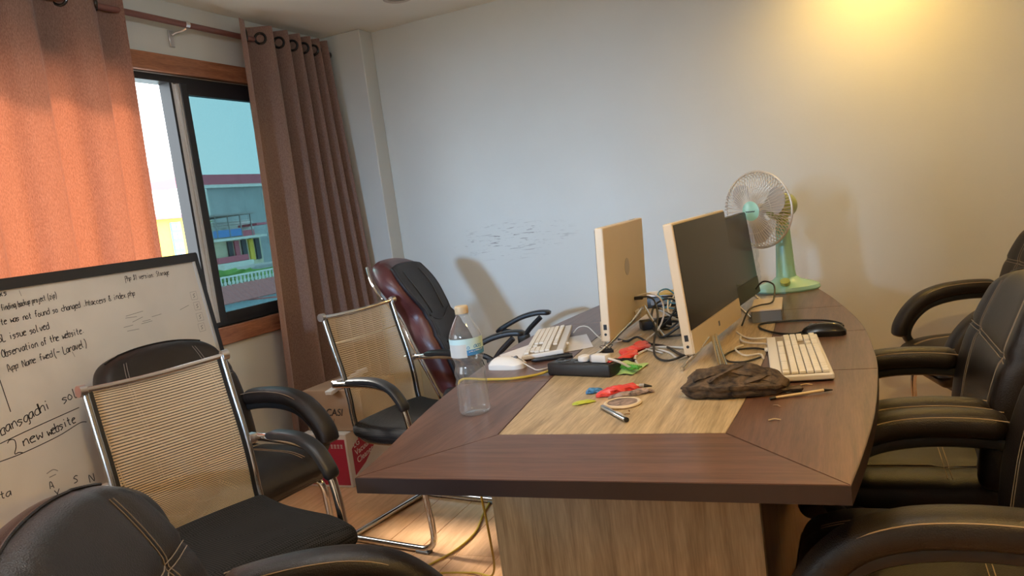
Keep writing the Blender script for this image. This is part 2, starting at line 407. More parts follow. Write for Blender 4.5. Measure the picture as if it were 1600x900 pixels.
def frame(o, x, y):
    """matrix whose local x, y axes are the given world vectors, placed at o"""
    x = Vector(x).normalized(); y = Vector(y); y = (y-y.dot(x)*x).normalized(); z = x.cross(y)
    m = Matrix((x, y, z)).transposed().to_4x4(); m.translation = Vector(o); return m

# ------------------------------------------------------------ the room
XW, YB, XR, YF, ZC = -2.70, 4.05, 2.3, -1.6, 2.325
# floor: a base slab and separate laminate planks along the room
fl = struct('floor', bx(XW-.2, XR+.2, YF-.2, YB+.2, -.12, -.006), 'groove', 'orange-brown wood laminate floor')
pm = {}
PW, PL = .165, 1.22
for i in range(int((XR-XW)/PW)+1):
    x0 = XW+i*PW
    off = -((i*.47) % 1)*PL
    y = YF+off
    while y < YB:
        a, b = max(y, YF), min(y+PL, YB)
        if b-a > .02:
            k = round(b-a, 3)
            if k not in pm:
                me_o = mk('plank', bx(.0008, PW-.0008, .0008, k-.0008, -.006, 0, .0008, 1), 'floor', fl, False); pm[k] = me_o.data; o = me_o
            else:
                o = bpy.data.objects.new('plank', pm[k]); COL.objects.link(o); o.parent = fl
            o.location = (x0, a, 0)
        y += PL
struct('ceiling', bx(XW-.2, XR+.2, YF-.2, YB+.2, ZC, ZC+.1), 'ceiling', 'cream painted ceiling')
struct('wall_back', bx(XW-.2, XR+.2, YB, YB+.15, 0, ZC), 'wall_back', 'off-white painted back wall with scuff marks')
struct('wall_right', bx(XR, XR+.15, YF-.2, YB, 0, ZC), 'wall', 'off-white painted right wall')
struct('trim_1', bx(XW, -2.43, YB-.13, YB, 0, ZC, .004, 1), 'wall', 'painted pilaster in the corner beside the window')
# window wall with its opening
WY0, WY1, WZ0, WZ1 = .75, 3.42, .835, 2.0
bm = NB()
box(bm, XW-.16, XW, YF-.2, YB, 0, WZ0); box(bm, XW-.16, XW, YF-.2, YB, WZ1, ZC)
box(bm, XW-.16, XW, YF-.2, -1.45, WZ0, WZ1); box(bm, XW-.16, XW, .30, WY0, WZ0, WZ1); box(bm, XW-.16, XW, WY1, YB, WZ0, WZ1)
struct('wall_left', bm, 'wall', 'off-white painted window wall')
# wall behind the camera; its small window is added and shaped to aim light
RX0, RX1, RZ0, RZ1 = -1.58, -1.09, 1.32, 1.67
bm = NB()
box(bm, XW-.2, XR+.2, YF-.15, YF, 0, RZ0); box(bm, XW-.2, XR+.2, YF-.15, YF, RZ1, ZC)
box(bm, XW-.2, RX0, YF-.15, YF, RZ0, RZ1); box(bm, RX1, XR+.2, YF-.15, YF, RZ0, RZ1)
struct('wall_front', bm, 'wall', 'off-white painted wall behind the viewer')
bm = NB()
for a in ((RX0, RX1, YF-.10, YF-.05, RZ0, RZ0+.05), (RX0, RX1, YF-.10, YF-.05, RZ1-.05, RZ1), (RX0, RX0+.05, YF-.10, YF-.05, RZ0, RZ1), (RX1-.05, RX1, YF-.10, YF-.05, RZ0, RZ1)): box(bm, *a)
struct('window_2_added', bm, 'frame_blk', 'added small dark framed window behind the viewer, shaped to aim light')

bm = NB()
for a in ((XW-.10, XW-.04, -1.45, .30, WZ0, WZ0+.04), (XW-.10, XW-.04, -1.45, .30, WZ1-.04, WZ1), (XW-.10, XW-.04, -1.45, -1.41, WZ0, WZ1), (XW-.10, XW-.04, .26, .30, WZ0, WZ1)): box(bm, *a)
struct('window_3_added', bm, 'frame_blk', 'added open dark framed window farther along the window wall, unseen, to brighten the room')  # added out of view so sun and sky brighten the room
# left window: reddish wood casing, dark outer frame, sliding sashes
bm = NB(); box(bm, XW-.10, XW-.03, WY0, WY1, WZ1-.03, WZ1); box(bm, XW-.10, XW-.03, WY0, WY1, WZ0, WZ0+.022)
box(bm, XW-.10, XW-.03, WY0, WY0+.04, WZ0, WZ1); box(bm, XW-.10, XW-.03, WY1-.04, WY1, WZ0, WZ1)
w1 = struct('window_1', bm, 'frame_blk', 'dark aluminium sliding window with tinted glass')
for nm, a in (('head_casing', (XW-.02, XW+.022, WY0-.08, WY1+.08, WZ1, WZ1+.078)), ('sill_casing', (XW-.10, XW+.018, WY0-.08, WY1+.08, WZ0-.082, WZ0)),
              ('side_casing', (XW-.02, XW+.022, WY1, WY1+.08, WZ0, WZ1)), ('side_casing', (XW-.02, XW+.022, WY0-.08, WY0, WZ0, WZ1))):
    mk(nm, bx(*a, .004, 2), 'casing', w1, False)
s = mk('sash', bx(XW-.058, XW-.03, 2.815, 2.857, WZ0+.02, WZ1-.03, .002, 1), 'frame_blk', w1, False)
bm = NB(); box(bm, XW-.058, XW-.03, 2.857, WY1-.04, WZ0+.02, WZ0+.062); box(bm, XW-.058, XW-.03, 2.857, WY1-.04, WZ1-.078, WZ1-.03)
mk('rail', bm, 'frame_blk', s, False)
mk('pane', bx(XW-.047, XW-.042, 2.857, WY1-.04, WZ0+.062, WZ1-.078), 'pane', s, False)
# pale aluminium channel beside the open gap: three upright ribs
bm = NB()
for y0, y1, x in ((2.766, 2.776, -.034), (2.776, 2.800, -.046), (2.800, 2.806, -.036), (2.8085, 2.8145, -.034)): box(bm, XW-.09, XW+x, y0, y1, WZ0+.022, WZ1-.03)
mk('channel', bm, 'alu', w1, False)
mk('channel_lip', bx(XW-.095, XW-.032, 2.752, 2.766, WZ0+.022, WZ1-.03), 'frame_blk', w1, False)

# ceiling downlights
def downlight(loc, label, on, power=0, blend=.8, cone=150, col=(1, .60, .14)):
    t = thing('recessed_downlight', label, 'downlight', loc, 0, 'recessed ceiling downlights')
    mk('trim_ring', lathe([(.055, 0), (.075, -.001), (.078, -.006), (.07, -.010), (.056, -.006), (.055, 0)], 32, cap=False), 'ring', t)
    mk('diffuser', lathe([(.0, -.002), (.056, -.002), (.056, -.0045), (0, -.0045)], 32, cap=False), 'lamp_on' if on else 'lamp_off', t)
    if on:
        l = bpy.data.lights.new('downlight_beam', 'SPOT'); l.energy = power; l.color = col; l.spot_size = R(cone); l.spot_blend = blend; l.shadow_soft_size = .05
        o = bpy.data.objects.new('downlight_beam', l); COL.objects.link(o); o.parent = t; o.location = (0, 0, -.015)
    return t
downlight((-1.956, 3.569, ZC), 'unlit recessed ceiling downlight nearest the curtain corner', False)
downlight((.22, 3.72, ZC), 'lit warm ceiling downlight close to the back wall', True, 52, 1, 165)
downlight((.40, .95, ZC), 'added unseen warm ceiling downlight above the row of right-hand leather chairs', True, 70, .6, 178, (1, .60, .15))  # added out of view to warm the right-hand chairs and table

# added tube lamp on the ceiling, unseen above the frame, raises the room light
tl = thing('added_tube_lamp', 'added unseen tube lamp on the ceiling above the near end of the table, for fill light', 'lamp', (-1.0, 1.45, ZC-.055))
mk('housing', bx(-.6, .6, -.03, .03, .018, .055, .006, 2), 'white', tl, False)
mk('tube', cyl((-.57, 0, 0), (.57, 0, 0), .013, 16), mat('added_lamp_tube', (.9, .9, .88), .5, emit=(1, .96, .9), estr=5), tl)
for sx in (-1, 1): mk('end_socket', bx(sx*.585-.015, sx*.585+.015, -.02, .02, -.016, .02, .003, 1), 'white', tl, False)
for sx in (-.4, 0, .4):
    lp = bpy.data.lights.new('added_tube_glow', 'POINT'); lp.energy = 5.5; lp.color = (.86, .94, 1); lp.shadow_soft_size = .03
    o = bpy.data.objects.new('added_tube_glow', lp); COL.objects.link(o); o.parent = tl; o.location = (sx, 0, -.055)

# curtain rod, bracket and curtains
rod = thing('curtain_rod', 'brown metal curtain rod above the window', 'curtain rod', (-2.642, 0, 2.2155))
mk('pole', cyl((0, .6, 0), (0, 3.895, 0), .0135, 16), 'rod', rod)
mk('finial', lathe([(.0, 0), (.016, 0), (.02, .012), (.016, .024), (.022, .034), (.02, .05), (0, .056)], 16, cap=False), 'black', rod).matrix_local = Matrix.Translation((0, 3.86, 0)) @ Matrix.Rotation(-PI/2, 4, 'X') @ Matrix.Diagonal((1, 1, .8, 1))
for yy in (2.82, 1.2):
    b = mk('bracket', tube([(0, yy, -.016), (-.02, yy-.01, -.026), (-.035, yy-.03, -.032), (-.048, yy-.045, -.042)], .006, 8), 'steel', rod)
    mk('bracket_collar', cyl((0, yy-.012, 0), (0, yy+.012, 0), .0175, 16), 'chrome', b)
    mk('bracket_plate', bx(-.057, -.049, yy-.060, yy-.032, -.095, -.02, .002, 1), 'steel', b)

def curtain(name, label, ycfn, xfn, z0, z1, nu, rings, nv=26):
    o = mk(name, sheet(lambda u, v: Vector((xfn(u, v), ycfn(u, v), z1+(z0-z1)*v)), nu, nv), 'curtain')
    tag(o, label, 'curtain', 'window curtains')
    for u in rings:
        v = (z1-2.2155)/(z1-z0)
        p = Vector((xfn(u, v), ycfn(u, v), 2.2155)); q = Vector((xfn(u+.004, v), ycfn(u+.004, v), 2.2155))
        t = (q-p).normalized(); nrm = Vector((-t.y, t.x, 0))
        ring = NB(); pts = [Vector((0, 0, 0))+.026*(t*math.cos(a)+Vector((0, 0, 1))*math.sin(a)) for a in [2*PI*i/20 for i in range(20)]]
        sweep(ring, pts, circ(.0065, 8), nrm, closed=True)
        mk('grommet', ring, 'black_gl', o).location = p
    return o
# left curtain: broad even waves, lit through by the sky
def lw(v): return .042*(.55+.45*v)
NLW = 6
curtain('curtain', 'orange-glowing brown eyelet curtain left of the open window gap',
        lambda u, v: .90+(2.462-.040*v-.90)*u+.012*math.sin(9*u+3*v),
        lambda u, v: -2.628+.036*math.tanh(2.0*math.sin(2*PI*NLW*u+.35+.25*math.sin(5*u)))+.006*math.sin(13*u+2.5*v), .12, 2.262, 130,
        [(k/2-.35/(2*PI))/NLW for k in range(1, 12)])
# right curtain: two broad folds, then tightly bunched pleats, flaring to the floor
def rp_(u): return u**1.35
def ry(u, v): return (3.085-.11*v)+((3.83+.06*v)-(3.085-.11*v))*(u**.82)
def rx(u, v): return -2.612+(.052-.020*u)*math.sin(2*PI*6.2*rp_(u)+1.9)*(1+.30*v)+.010*math.sin(6*u+4*v)*v+.05*v*u
curtain('curtain', 'brown eyelet curtain hanging in deep folds by the corner', ry, rx, .14, 2.275, 150,
        [((k*PI-1.9)/(2*PI*6.2))**(1/1.35) for k in range(1, 12)])

# ------------------------------------------------------------ outside the window
OUT = dict(
    gnd=mat('street_ground', (.30, .30, .29), .9, var=.1), grey=mat('grey_render', (.44, .47, .50), .9, var=.12, vscale=.5), red=mat('red_painted_parapet', (.62, .16, .22), .8),
    white=mat('white_render', (.82, .82, .80), .9, var=.03, vscale=.6), yellow=mat('yellow_render', (.85, .60, .10), .9, var=.05), bluew=mat('blue_shutter', (.16, .42, .70), .6),
    cream=mat('cream_render', (.72, .68, .52), .9), blue=mat('blue_sheet', (.12, .30, .72), .6), dark=mat('dark_opening', (.06, .07, .09), .6),
    tile=mat('red_roof_tile', (.56, .20, .20), .7, var=.12, vscale=3), tin=mat('weathered_tin', (.34, .33, .34), .6), leaf=mat('leaf_green', (.12, .30, .08), .8, col2=(.25, .45, .12), vscale=2.5),
    bal=mat('white_baluster', (.85, .85, .83), .8), pblue=mat('pale_blue_wall', (.40, .55, .64), .9, var=.05))
struct('ground', bx(-140, -2.9, -60, 140, -9.3, -9), OUT['gnd'], 'street level ground far below the window')
# grey rendered block with red parapet
g = thing('apartment_block', 'grey rendered block with red parapet seen through tinted glass', 'building', (-48, 55, -9))
def gb(nm, m, x0, x1, y0, y1, z0, z1, par): return mk(nm, bx(x0+48, x1+48, y0-55, y1-55, z0+9, z1+9), OUT[m], par, False)
gb('wall', 'grey', -60, -48, 49, 66, -9, 6.4, g)
pr = gb('parapet', 'red', -60.2, -47.7, 48.8, 66.2, 6.4, 7.35, g); gb('coping', 'white', -60.3, -47.6, 48.7, 66.3, 6.25, 6.5, pr)
for k, (yy, zz) in enumerate(((57.0, 4.2), (60.5, 4.2), (57.0, .8), (60.5, .8), (51.6, -2))):
    w = gb('window', 'white', -48.05, -47.85, yy, yy+1.2, zz, zz+1.7, g); gb('pane', 'dark', -47.86, -47.8, yy+.15, yy+1.05, zz+.15, zz+1.55, w)
gb('stair_head', 'tin', -58, -51, 48.9, 51.5, 6.4, 8.6, g)
# balcony house
h = thing('balcony_house', 'cream house with blue balcony sheet and red bands before the grey block', 'building', (-30, 33, -9))
def hb(nm, m, x0, x1, y0, y1, z0, z1, par=h): return mk(nm, bx(x0+30, x1+30, y0-33, y1-33, z0+9, z1+9), OUT[m], par, False)
hb('wall', 'cream', -36, -30, 31.0, 34.9, -9, 1.75)
hb('balcony_sheet', 'blue', -29.6, -29.5, 31.0, 33.0, 1.75, 2.12); hb('balcony_sheet', 'red', -29.6, -29.5, 33.0, 33.95, 1.62, 2.0)
hb('balcony_slab', 'white', -30.4, -29.4, 31.0, 34.8, 1.55, 1.68)
hb('red_band', 'red', -29.7, -29.5, 31.0, 33.2, .42, .72)
rf = hb('roof', 'tin', -35, -29.2, 30.9, 33.9, 2.85, 2.93)
for yy in (31.2, 32.1, 33.0, 33.8): mk('post', cyl((.5, yy-33, 10.7), (.5, yy-33, 11.87), .035, 8), OUT['tin'], rf)
for zz in (2.35, 2.5): mk('railing', cyl((.45, 31-33, zz+9), (.45, 34-33, zz+9), .02, 6), OUT['tin'], rf)
for yy, m in ((32.25, 'dark'), (32.75, 'red'), (33.3, 'dark'), (33.85, 'yellow'), (34.35, 'dark')): hb('door', m, -30.05, -29.9, yy, yy+.34, .35, 1.5)
hb('upper_wall', 'white', -36, -30.6, 32.2, 35.2, 1.7, 2.6)
hb('sloping_canopy', 'red', -30.6, -29.3, 34.0, 35.0, 2.2, 2.32)
hb('lower_wall', 'white', -30, -29.2, 31.0, 33.2, -9, .40)
for yy in (31.2, 31.9, 32.6): hb('window', 'dark', -29.25, -29.15, yy, yy+.4, -.5, .1)
tk = tag(mk('water_tank', rbox((1.0, 1.3, .55), .25, (4, 4, 4)), OUT['tin']), 'dark grey rooftop tank behind the balustrade', 'tank'); tk.location = (-25.5, 29.2, -.30)
mk('stand', bx(-1, 1, -1.2, 1.2, -8.6, -.5), OUT['cream'], tk, False)
# tiled roof with balustrade terrace and hedge
r_ = thing('tiled_roof_house', 'house with red tiled roof and pale blue wall just outside the window', 'building', (-18, 20, -9))
mk('wall', bx(-3, -.1, -2.6, 3.2, 0, 8.55), OUT['pblue'], r_, False)
rf = mk('roof', prism([(-2.7, 0), (3.3, 0), (3.3, .05), (-2.7, .05)], 0, .05), OUT['tile'], r_, False)
rf.matrix_local = Matrix.Translation((0, 0, 8.4))
tm = None
for rr in range(4):
    for c in range(22):
        if tm is None:
            o = mk('tile', sweep(NB(), [(0, 0, 0), (-.16, 0, .14)], sup(.13, .028, 10, 2), (0, 0, 1)), OUT['tile'], rf); tm = o.data
        else: o = bpy.data.objects.new('tile', tm); COL.objects.link(o); o.parent = rf
        o.location = (.18-.15*rr, -2.6+c*.27, .06+.125*rr)
bt = mk('terrace_wall', bx(-.75, -.6, -2.7, 3.3, 8.4, 8.93), OUT['pblue'], r_, False)
bs = tag(thing('balustrade', 'white baluster railing above the red roof tiles', 'railing', (-18.75, 20, -.05)))
mk('rail', bx(-.06, .06, -2.7, 3.3, .27, .32), OUT['bal'], bs, False); mk('plinth', bx(-.06, .06, -2.7, 3.3, -.02, .02), OUT['bal'], bs, False)
bmdat = None
for c in range(32):
    if bmdat is None: o = mk('baluster', lathe([(.025, .0), (.05, .06), (.055, .1), (.028, .17), (.04, .22), (.045, .27)], 10), OUT['bal'], bs); bmdat = o.data
    else: o = bpy.data.objects.new('baluster', bmdat); COL.objects.link(o); o.parent = bs
    o.location = (0, -2.6+c*.185, 0)
def blob(rad, seed, amp=.35, sub=3, sc=2.2):
    bm = NB(); bmesh.ops.create_icosphere(bm, subdivisions=sub, radius=1)
    for v in bm.verts: v.co = Vector((v.co.x*rad[0], v.co.y*rad[1], v.co.z*rad[2]))*(1+amp*noise.noise(v.co*sc+Vector((seed, 0, 0))))
    return bm
hd = mk('hedge', blob((.5, 3.1, .42), 3, .5, 5, 5), OUT['leaf']); hd.location = (-19.7, 20.2, -.02); tag(hd, 'green creeper hedge behind the white balusters', 'hedge')
mk('stem', cyl((0, 0, -9), (0, 0, -.2), .1, 8), OUT['tin'], hd)
# yellow house with blue shuttered window
yh = thing('yellow_house', 'sunlit yellow house with blue window in the open window gap', 'building', (-24, 23, -9))
mk('wall', bx(-5, 0, -2.6, 1.25, 0, 11.6), OUT['yellow'], yh, False)
mk('side_wing', bx(-4, -.1, 1.25, 1.95, 0, 12.6), OUT['white'], yh, False)
mk('roof_band', bx(-5, .25, -2.7, 1.3, 11.6, 11.72), OUT['red'], yh, False); mk('parapet', bx(-5, .1, -2.7, 1.3, 11.72, 12.3), OUT['white'], yh, False)
w = mk('window', bx(0, .06, -.04, .44, 9.9, 11.45), OUT['bluew'], yh, False)
for zz in (10.0, 10.4, 10.8, 11.15):
    for yy in (.0, .24): mk('pane', bx(.06, .075, yy, yy+.16, zz, zz+.24), OUT['white'], w, False)
lv = mk('louvre_window', bx(-.1, -.02, 1.38, 1.88, 10.3, 11.4), OUT['white'], yh, False)
for k in range(6): mk('slat', bx(-.02, .03, 1.42, 1.84, 10.38+k*.17, 10.45+k*.17), OUT['tin'], lv, False)
# pale block and rooftop far behind
wb = thing('white_block', 'overexposed white block rising behind the yellow house', 'building', (-38, 36.5, -9))
mk('wall', bx(-6, 0, -5, 3.4, 0, 14.2), OUT['white'], wb, False)
for k in range(3): mk('window', bx(0, .05, -1+k*1.3, -.3+k*1.3, 12.2, 13.3), OUT['cream'], wb, False)
mk('planter_hedge', blob((.5, 3.2, .35), 9, .4, 4, 4), OUT['leaf'], wb).location = (.6, -.6, 11.9)
fb = thing('ochre_rooftop', 'small ochre rooftop building at the top of the window gap', 'building', (-70, 67.7, -9))
mk('wall', bx(-5, 0, -1.6, 1.9, 0, 17.7), OUT['cream'], fb, False)
mk('ochre_panel', bx(0, .2, -1.2, .0, 17.0, 18.2), OUT['yellow'], fb, False); mk('ochre_panel', bx(0, .2, .3, 1.4, 17.3, 18.2), OUT['yellow'], fb, False)
mk('upper_room', bx(-4, -.2, -1.5, .6, 17.7, 19.2), OUT['cream'], fb, False)

# ------------------------------------------------------------ whiteboard with handwriting
BK = .14
wbt = thing('whiteboard', 'white marker board with handwritten notes leaning under the window', 'whiteboard', (0, 0, 0))
BY0, BY1, BZ0, BZ1 = 1.32, 2.604, .26, 1.193
BS = .972                                   # the board is a little under its nominal size
def bpt(y, z, off=0): return Vector((-2.547+BK*BS*(1.19-z)+off, BS*y, .0336+BS*z+off*BK))
def slab(y0, y1, z0, z1, o0, o1):
    bm = NB(); vv = [bm.verts.new(bpt(y, z, o)) for o in (o0, o1) for z in (z0, z1) for y in (y0, y1)]
    for f in ((0, 2, 3, 1), (4, 5, 7, 6), (0, 1, 5, 4), (2, 6, 7, 3), (0, 4, 6, 2), (1, 3, 7, 5)): bm.faces.new([vv[i] for i in f])
    bmesh.ops.recalc_face_normals(bm, faces=bm.faces[:]); return bm
mk('panel', slab(BY0, BY1, BZ0, BZ1, -.012, 0), 'board', wbt, False)
for a in ((BY0-.012, BY1+.012, BZ1-.034, BZ1+.004), (BY0-.012, BY1+.012, BZ0-.004, BZ0+.034), (BY0-.012, BY0+.016, BZ0, BZ1)): mk('frame_bar', slab(*a, -.014, .009), 'grey' if False else 'frame_blk', wbt, False)
mk('frame_bar', slab(BY1-.004, BY1+.016, BZ0, BZ1, -.014, .009), 'frame_blk', wbt, False)
mk('inner_bead', slab(BY1-.016, BY1-.004, BZ0, BZ1-.034, -.002, .006), 'alu', wbt, False)
for yy in (BY0+.1, BY1-.1): mk('foot', cyl(bpt(yy, .02, -.004)+Vector((0, 0, -.05)), bpt(yy, BZ0+.01, -.004), .014, 10), 'frame_blk', wbt)

G = {  # single-stroke handwriting; points are x (0-6) and y (hex, 3 = baseline, 8 = x height, c = ascender)
 'a': '58280604234558 5853', 'b': '0c03 06285846431303', 'c': '5738170514335 ', 'd': '58280604235458 5c53', 'e': '0657482806132353', 'f': '5b3c2a23 0848', 'g': '58280604234558 585130 10',
 'h': '0c03 06285853', 'i': '2823 2a2b', 'j': '38311001', 'k': '0c03 4805 1643', 'l': '1c1433', 'm': '0803 06183833 36486863', 'n': '0803 06284853', 'o': '280604234446482 8', 'p': '0800 06285846441404', 'q': '58280604234558 5850',
 'r': '0803 06284847', 's': '5728072645341303', 't': '2b2443 0848', 'u': '0804235458 5853', 'v': '082358', 'w': '0813365368', 'x': '0853 0358', 'y': '0825 582000', 'z': '08580353',
 'A': '030c2c 2c53 1646', 'L': '0c0353', 'N': '030c535c', 'O': '2c0905235457593c2c', 'P': '000c 0b4c5a481707', 'S': '5b3c1b092846441303', 'X': '0c53 035c', 'M': '030a26 266a63', '8': '284a3c1a28460423454628', '1': '1a2c23', '2': '0a2c4b490353',
 '(': '3d195313'[:6]+'11', ')': '1d3a3511', '.': '2324', '&': '5304093c3a0504335 6', '-': '1747', '~': '07184758', ':': '2728 2423', ' ': ''}
G['('] = '3d1a1531'; G['c'] = '573817051453'; G['o'] = '28060423444628'; G['&'] = '53191b3b070433 56'; G['3'] = '0b3c4a18462313'
def strokes(ch):
    for part in G.get(ch, '').split():
        pts = [(int(part[i], 16), int(part[i+1], 16)-3) for i in range(0, len(part)-1, 2)]
        if len(pts) >= 2: yield pts
def ribbon(bm, pts, w, place):
    P = [Vector(p) for p in pts]; L = []; Rr = []
    for i, p in enumerate(P):
        t = P[min(i+1, len(P)-1)]-P[max(i-1, 0)]
        t = t.normalized() if t.length > 1e-9 else Vector((1, 0))
        n = Vector((-t.y, t.x))*w*.5
        L.append(bm.verts.new(place(p.x+n.x, p.y+n.y))); Rr.append(bm.verts.new(place(p.x-n.x, p.y-n.y)))
    for i in range(len(P)-1): bm.faces.new((L[i], Rr[i], Rr[i+1], L[i+1]))
def write(text, y0, z0, y1, z1, hgt, w=.0032, parent=None, m='ink', faint=False, shear=.12, place=None, name='handwriting'):
    """text from (y0,z0) to (y1,z1) along the board, x height hgt"""
    bm = NB(); n = len(text); ln = math.hypot(y1-y0, z1-z0); adv = ln/max(n, 1); ang = math.atan2(z1-z0, y1-y0); s = hgt/5
    place = place or (lambda a, b: bpt(a, b, .0006))
    for i, ch in enumerate(text):
        jx, jy = random.uniform(-.06, .06)*adv, random.uniform(-.1, .1)*hgt
        k = min(s*1.15, adv/6.4)
        for st in strokes(ch):
            q = []
            for x, y in st:
                lx = i*adv+jx+x*k+shear*y*s; ly = jy+y*s
                q.append((y0+lx*math.cos(ang)-ly*math.sin(ang), z0+lx*math.sin(ang)+ly*math.cos(ang), 0))
            sp = [(v.x, v.y) for v in smooth_path(q, 4)]
            ribbon(bm, sp, w, place)
    return mk(name, bm, 'ink_faint' if faint else m, parent, False)
def line(pts, w=.003, faint=False):
    bm = NB(); ribbon(bm, [(v.x, v.y) for v in smooth_path([(a, b, 0) for a, b in pts], 6)], w, lambda a, b: bpt(a, b, .0006)); return mk('pen_line', bm, 'ink_faint' if faint else 'ink', wbt, False)
write('ks', 1.732, 1.140, 1.757, 1.142, .012, parent=wbt)
write('finding backup project (zip)', 1.722, 1.092, 1.930, 1.104, .0115, .0026, wbt)
write('te was not found so changed .htaccess & index.php', 1.706, 1.046, 2.256, 1.062, .0125, .0028, wbt)
write('SSL issue solved', 1.672, .990, 1.868, 1.002, .0135, .0030, wbt)
write('Observation of the website.', 1.680, .941, 1.998, .962, .0135, .0030, wbt)
write('App Name fwed', 1.686, .890, 1.852, .905, .0125, .0028, wbt)
write('(~ Laravel)', 1.855, .900, 1.992, .912, .0150, .0030, wbt)
write('Php 81 version: Storage', 2.230, 1.122, 2.450, 1.122, .0115, .0024, wbt)
write('bansgadhi', 1.604, .698, 1.795, .736, .019, .0034, wbt)
write('solu', 1.838, .737, 1.928, .752, .019, .0034, wbt)
line([(1.59, .674), (1.70, .688), (1.89, .708)]); line([(1.575, .620), (1.655, .622), (1.785, .636), (1.874, .655), (1.902, .651)])
line([(1.615, .668), (1.625, .676), (1.640, .670), (1.638, .648), (1.628, .628), (1.642, .628), (1.655, .622)])
write('new', 1.665, .643, 1.737, .650, .018, .0036, wbt); write('website', 1.752, .648, 1.865, .664, .017, .0036, wbt)
write('A', 1.706, .478, 1.726, .476, .012, .003, wbt); write('X', 1.715, .438, 1.738, .438, .016, .003, wbt); write('M', 1.712, .400, 1.742, .400, .015, .003, wbt)
write('S', 1.792, .464, 1.812, .462, .013, .003, wbt); write('N', 1.850, .444, 1.872, .444, .015, .003, wbt); write('x', 1.792, .420, 1.815, .420, .015, .003, wbt)
write('ta', 1.546, .508, 1.585, .508, .014, .003, wbt)
line([(1.650, .872), (1.652, .815), (1.654, .762)]); line([(1.925, .905), (1.93, .885)], .002, True); line([(1.80, .150+1.0), (1.802, 1.13)], .002, True)
line([(1.71, .53), (1.735, .535), (1.75, .525)], .003, True); line([(1.715, .515), (1.74, .517)], .003, True)
for yy, zz in ((2.546, 1.015), (2.548, .969), (2.546, .921), (2.540, .876)):
    h_ = .017; line([(yy-h_, zz-h_), (yy+h_, zz-h_)], .0012, True); line([(yy-h_, zz+h_), (yy+h_, zz+h_)], .0012, True)
    line([(yy-h_, zz-h_), (yy-h_, zz+h_)], .0012, True); line([(yy+h_, zz-h_), (yy+h_, zz+h_)], .0012, True)
    line([(yy-.006, zz-.008), (yy+.004, zz-.004), (yy-.003, zz+.004), (yy+.008, zz+.008)], .003, True)
for k in range(9):
    a = 2.16+random.random()*.3; b = .93+random.random()*.07
    line([(a, b), (a+.04+.05*random.random(), b+random.uniform(-.006, .012))], .002, True)

# ------------------------------------------------------------ cartons by the curtain
lg = thing('vacuum_carton', 'red and white vacuum cleaner carton standing on the floor by the curtain', 'box', (-2.228, 2.948, 0), R(-2))
mk('body', bx(-.27, 0, 0, .34, 0, .262, .003, 1), 'cardw', lg, False)
mk('red_print', bx(-.262, -.012, -.0012, .001, .012, .235), 'crimson', lg, False)
hexa = [(.03, .05), (.12, .085), (.205, .145), (.205, .235), (.13, .245), (.03, .18)]
bm = NB(); vv = [bm.verts.new((.0012, y, z)) for y, z in hexa]; bm.faces.new(vv); mk('red_badge', bm, 'crimson', lg, False)
mk('badge_lettering', font_mesh('LG\nVacuum\nCleaner', .042, frame((.002, .045, .178), (0, 1, .18), (0, 0, 1)), spacing=.95), 'white_p', lg, False)
for k in range(4):
    bm = NB(); a = -.095+k*.019
    for z0, z1 in ((.207, .210), (.200, .202), (.193, .195)): box(bm, a, a+.013, -.0022, -.0012, z0, z1)
    box(bm, a+.005, a+.007, -.0022, -.0012, .193, .212)
    mk('front_lettering', bm, 'cardw', lg, False)
cb = thing('cardboard_carton', 'brown cardboard box stacked on the red and white carton', 'box', (-2.235, 2.99, .264), R(-4))
mk('body', bx(-.25, .10, 0, .28, 0, .20, .002, 1), 'card', cb, False)
mk('flap', bx(-.25, .10, -.006, 0, .13, .20), 'card', cb, False).matrix_local = Matrix.Translation((0, -.015, .0)) @ Matrix.Rotation(R(-12), 4, 'X')
mk('dark_print', bx(-.235, -.165, -.002, 0, .0, .128), 'grey', cb, False)
mk('box_lettering', font_mesh('CASI', .05, frame((-.125, -.0015, .075), (1, 0, 0), (0, 0, 1)), shear=.25), 'ink', cb, False)
mk('box_lettering', font_mesh('- - /', .03, frame((-.12, -.0015, .040), (1, 0, 0), (0, 0, 1))), 'ink', cb, False)
fs = tag(mk('foam_strip', bx(-.02, .02, -.16, .16, 0, .02, .003, 1), 'cardw'), 'white foam strip leaning on top of the cardboard box', 'packaging')
fs.matrix_world = frame((-2.28, 3.10, .472), (0, 1, .12), (-1, 0, 0)) @ Matrix.Rotation(R(90), 4, 'Z')

# ------------------------------------------------------------ meeting table
TZ = .75
def interp(pts, y):
    P = smooth_path([(a, b, 0) for b, a in pts], 10)     # stored as (y, x)
    for a, b in zip(P, P[1:]):
        if a.x <= y <= b.x+1e-9:
            t = (y-a.x)/max(b.x-a.x, 1e-9); return a.y+(b.y-a.y)*t
    return P[-1].y if y > P[-1].x else P[0].y
EL = [(-.866, 1.153), (-.892, 1.296), (-.943, 1.517), (-.986, 1.761), (-1.036, 2.20), (-1.040, 2.60), (-.995, 3.05), (-.955, 3.30)]
ER = [(-.023, 1.155), (0.0, 1.314), (.023, 1.527), (.038, 1.80), (.040, 2.0), (.018, 2.40), (-.055, 2.87), (-.145, 3.30)]
IL = [(-.683, 1.402), (-.712, 1.65), (-.738, 1.878), (-.765, 2.25), (-.772, 2.6), (-.745, 3.05)]
IR = [(-.229, 1.398), (-.218, 1.60), (-.212, 1.85), (-.212, 2.2), (-.224, 2.58), (-.262, 3.05)]
el = lambda y: interp(EL, y); er = lambda y: interp(ER, y); il = lambda y: interp(IL, y); ir = lambda y: interp(IR, y)
tb = thing('meeting_table', 'boat-shaped dark wood meeting table with pale inlay and pale panel base', 'table', (0, 0, 0))
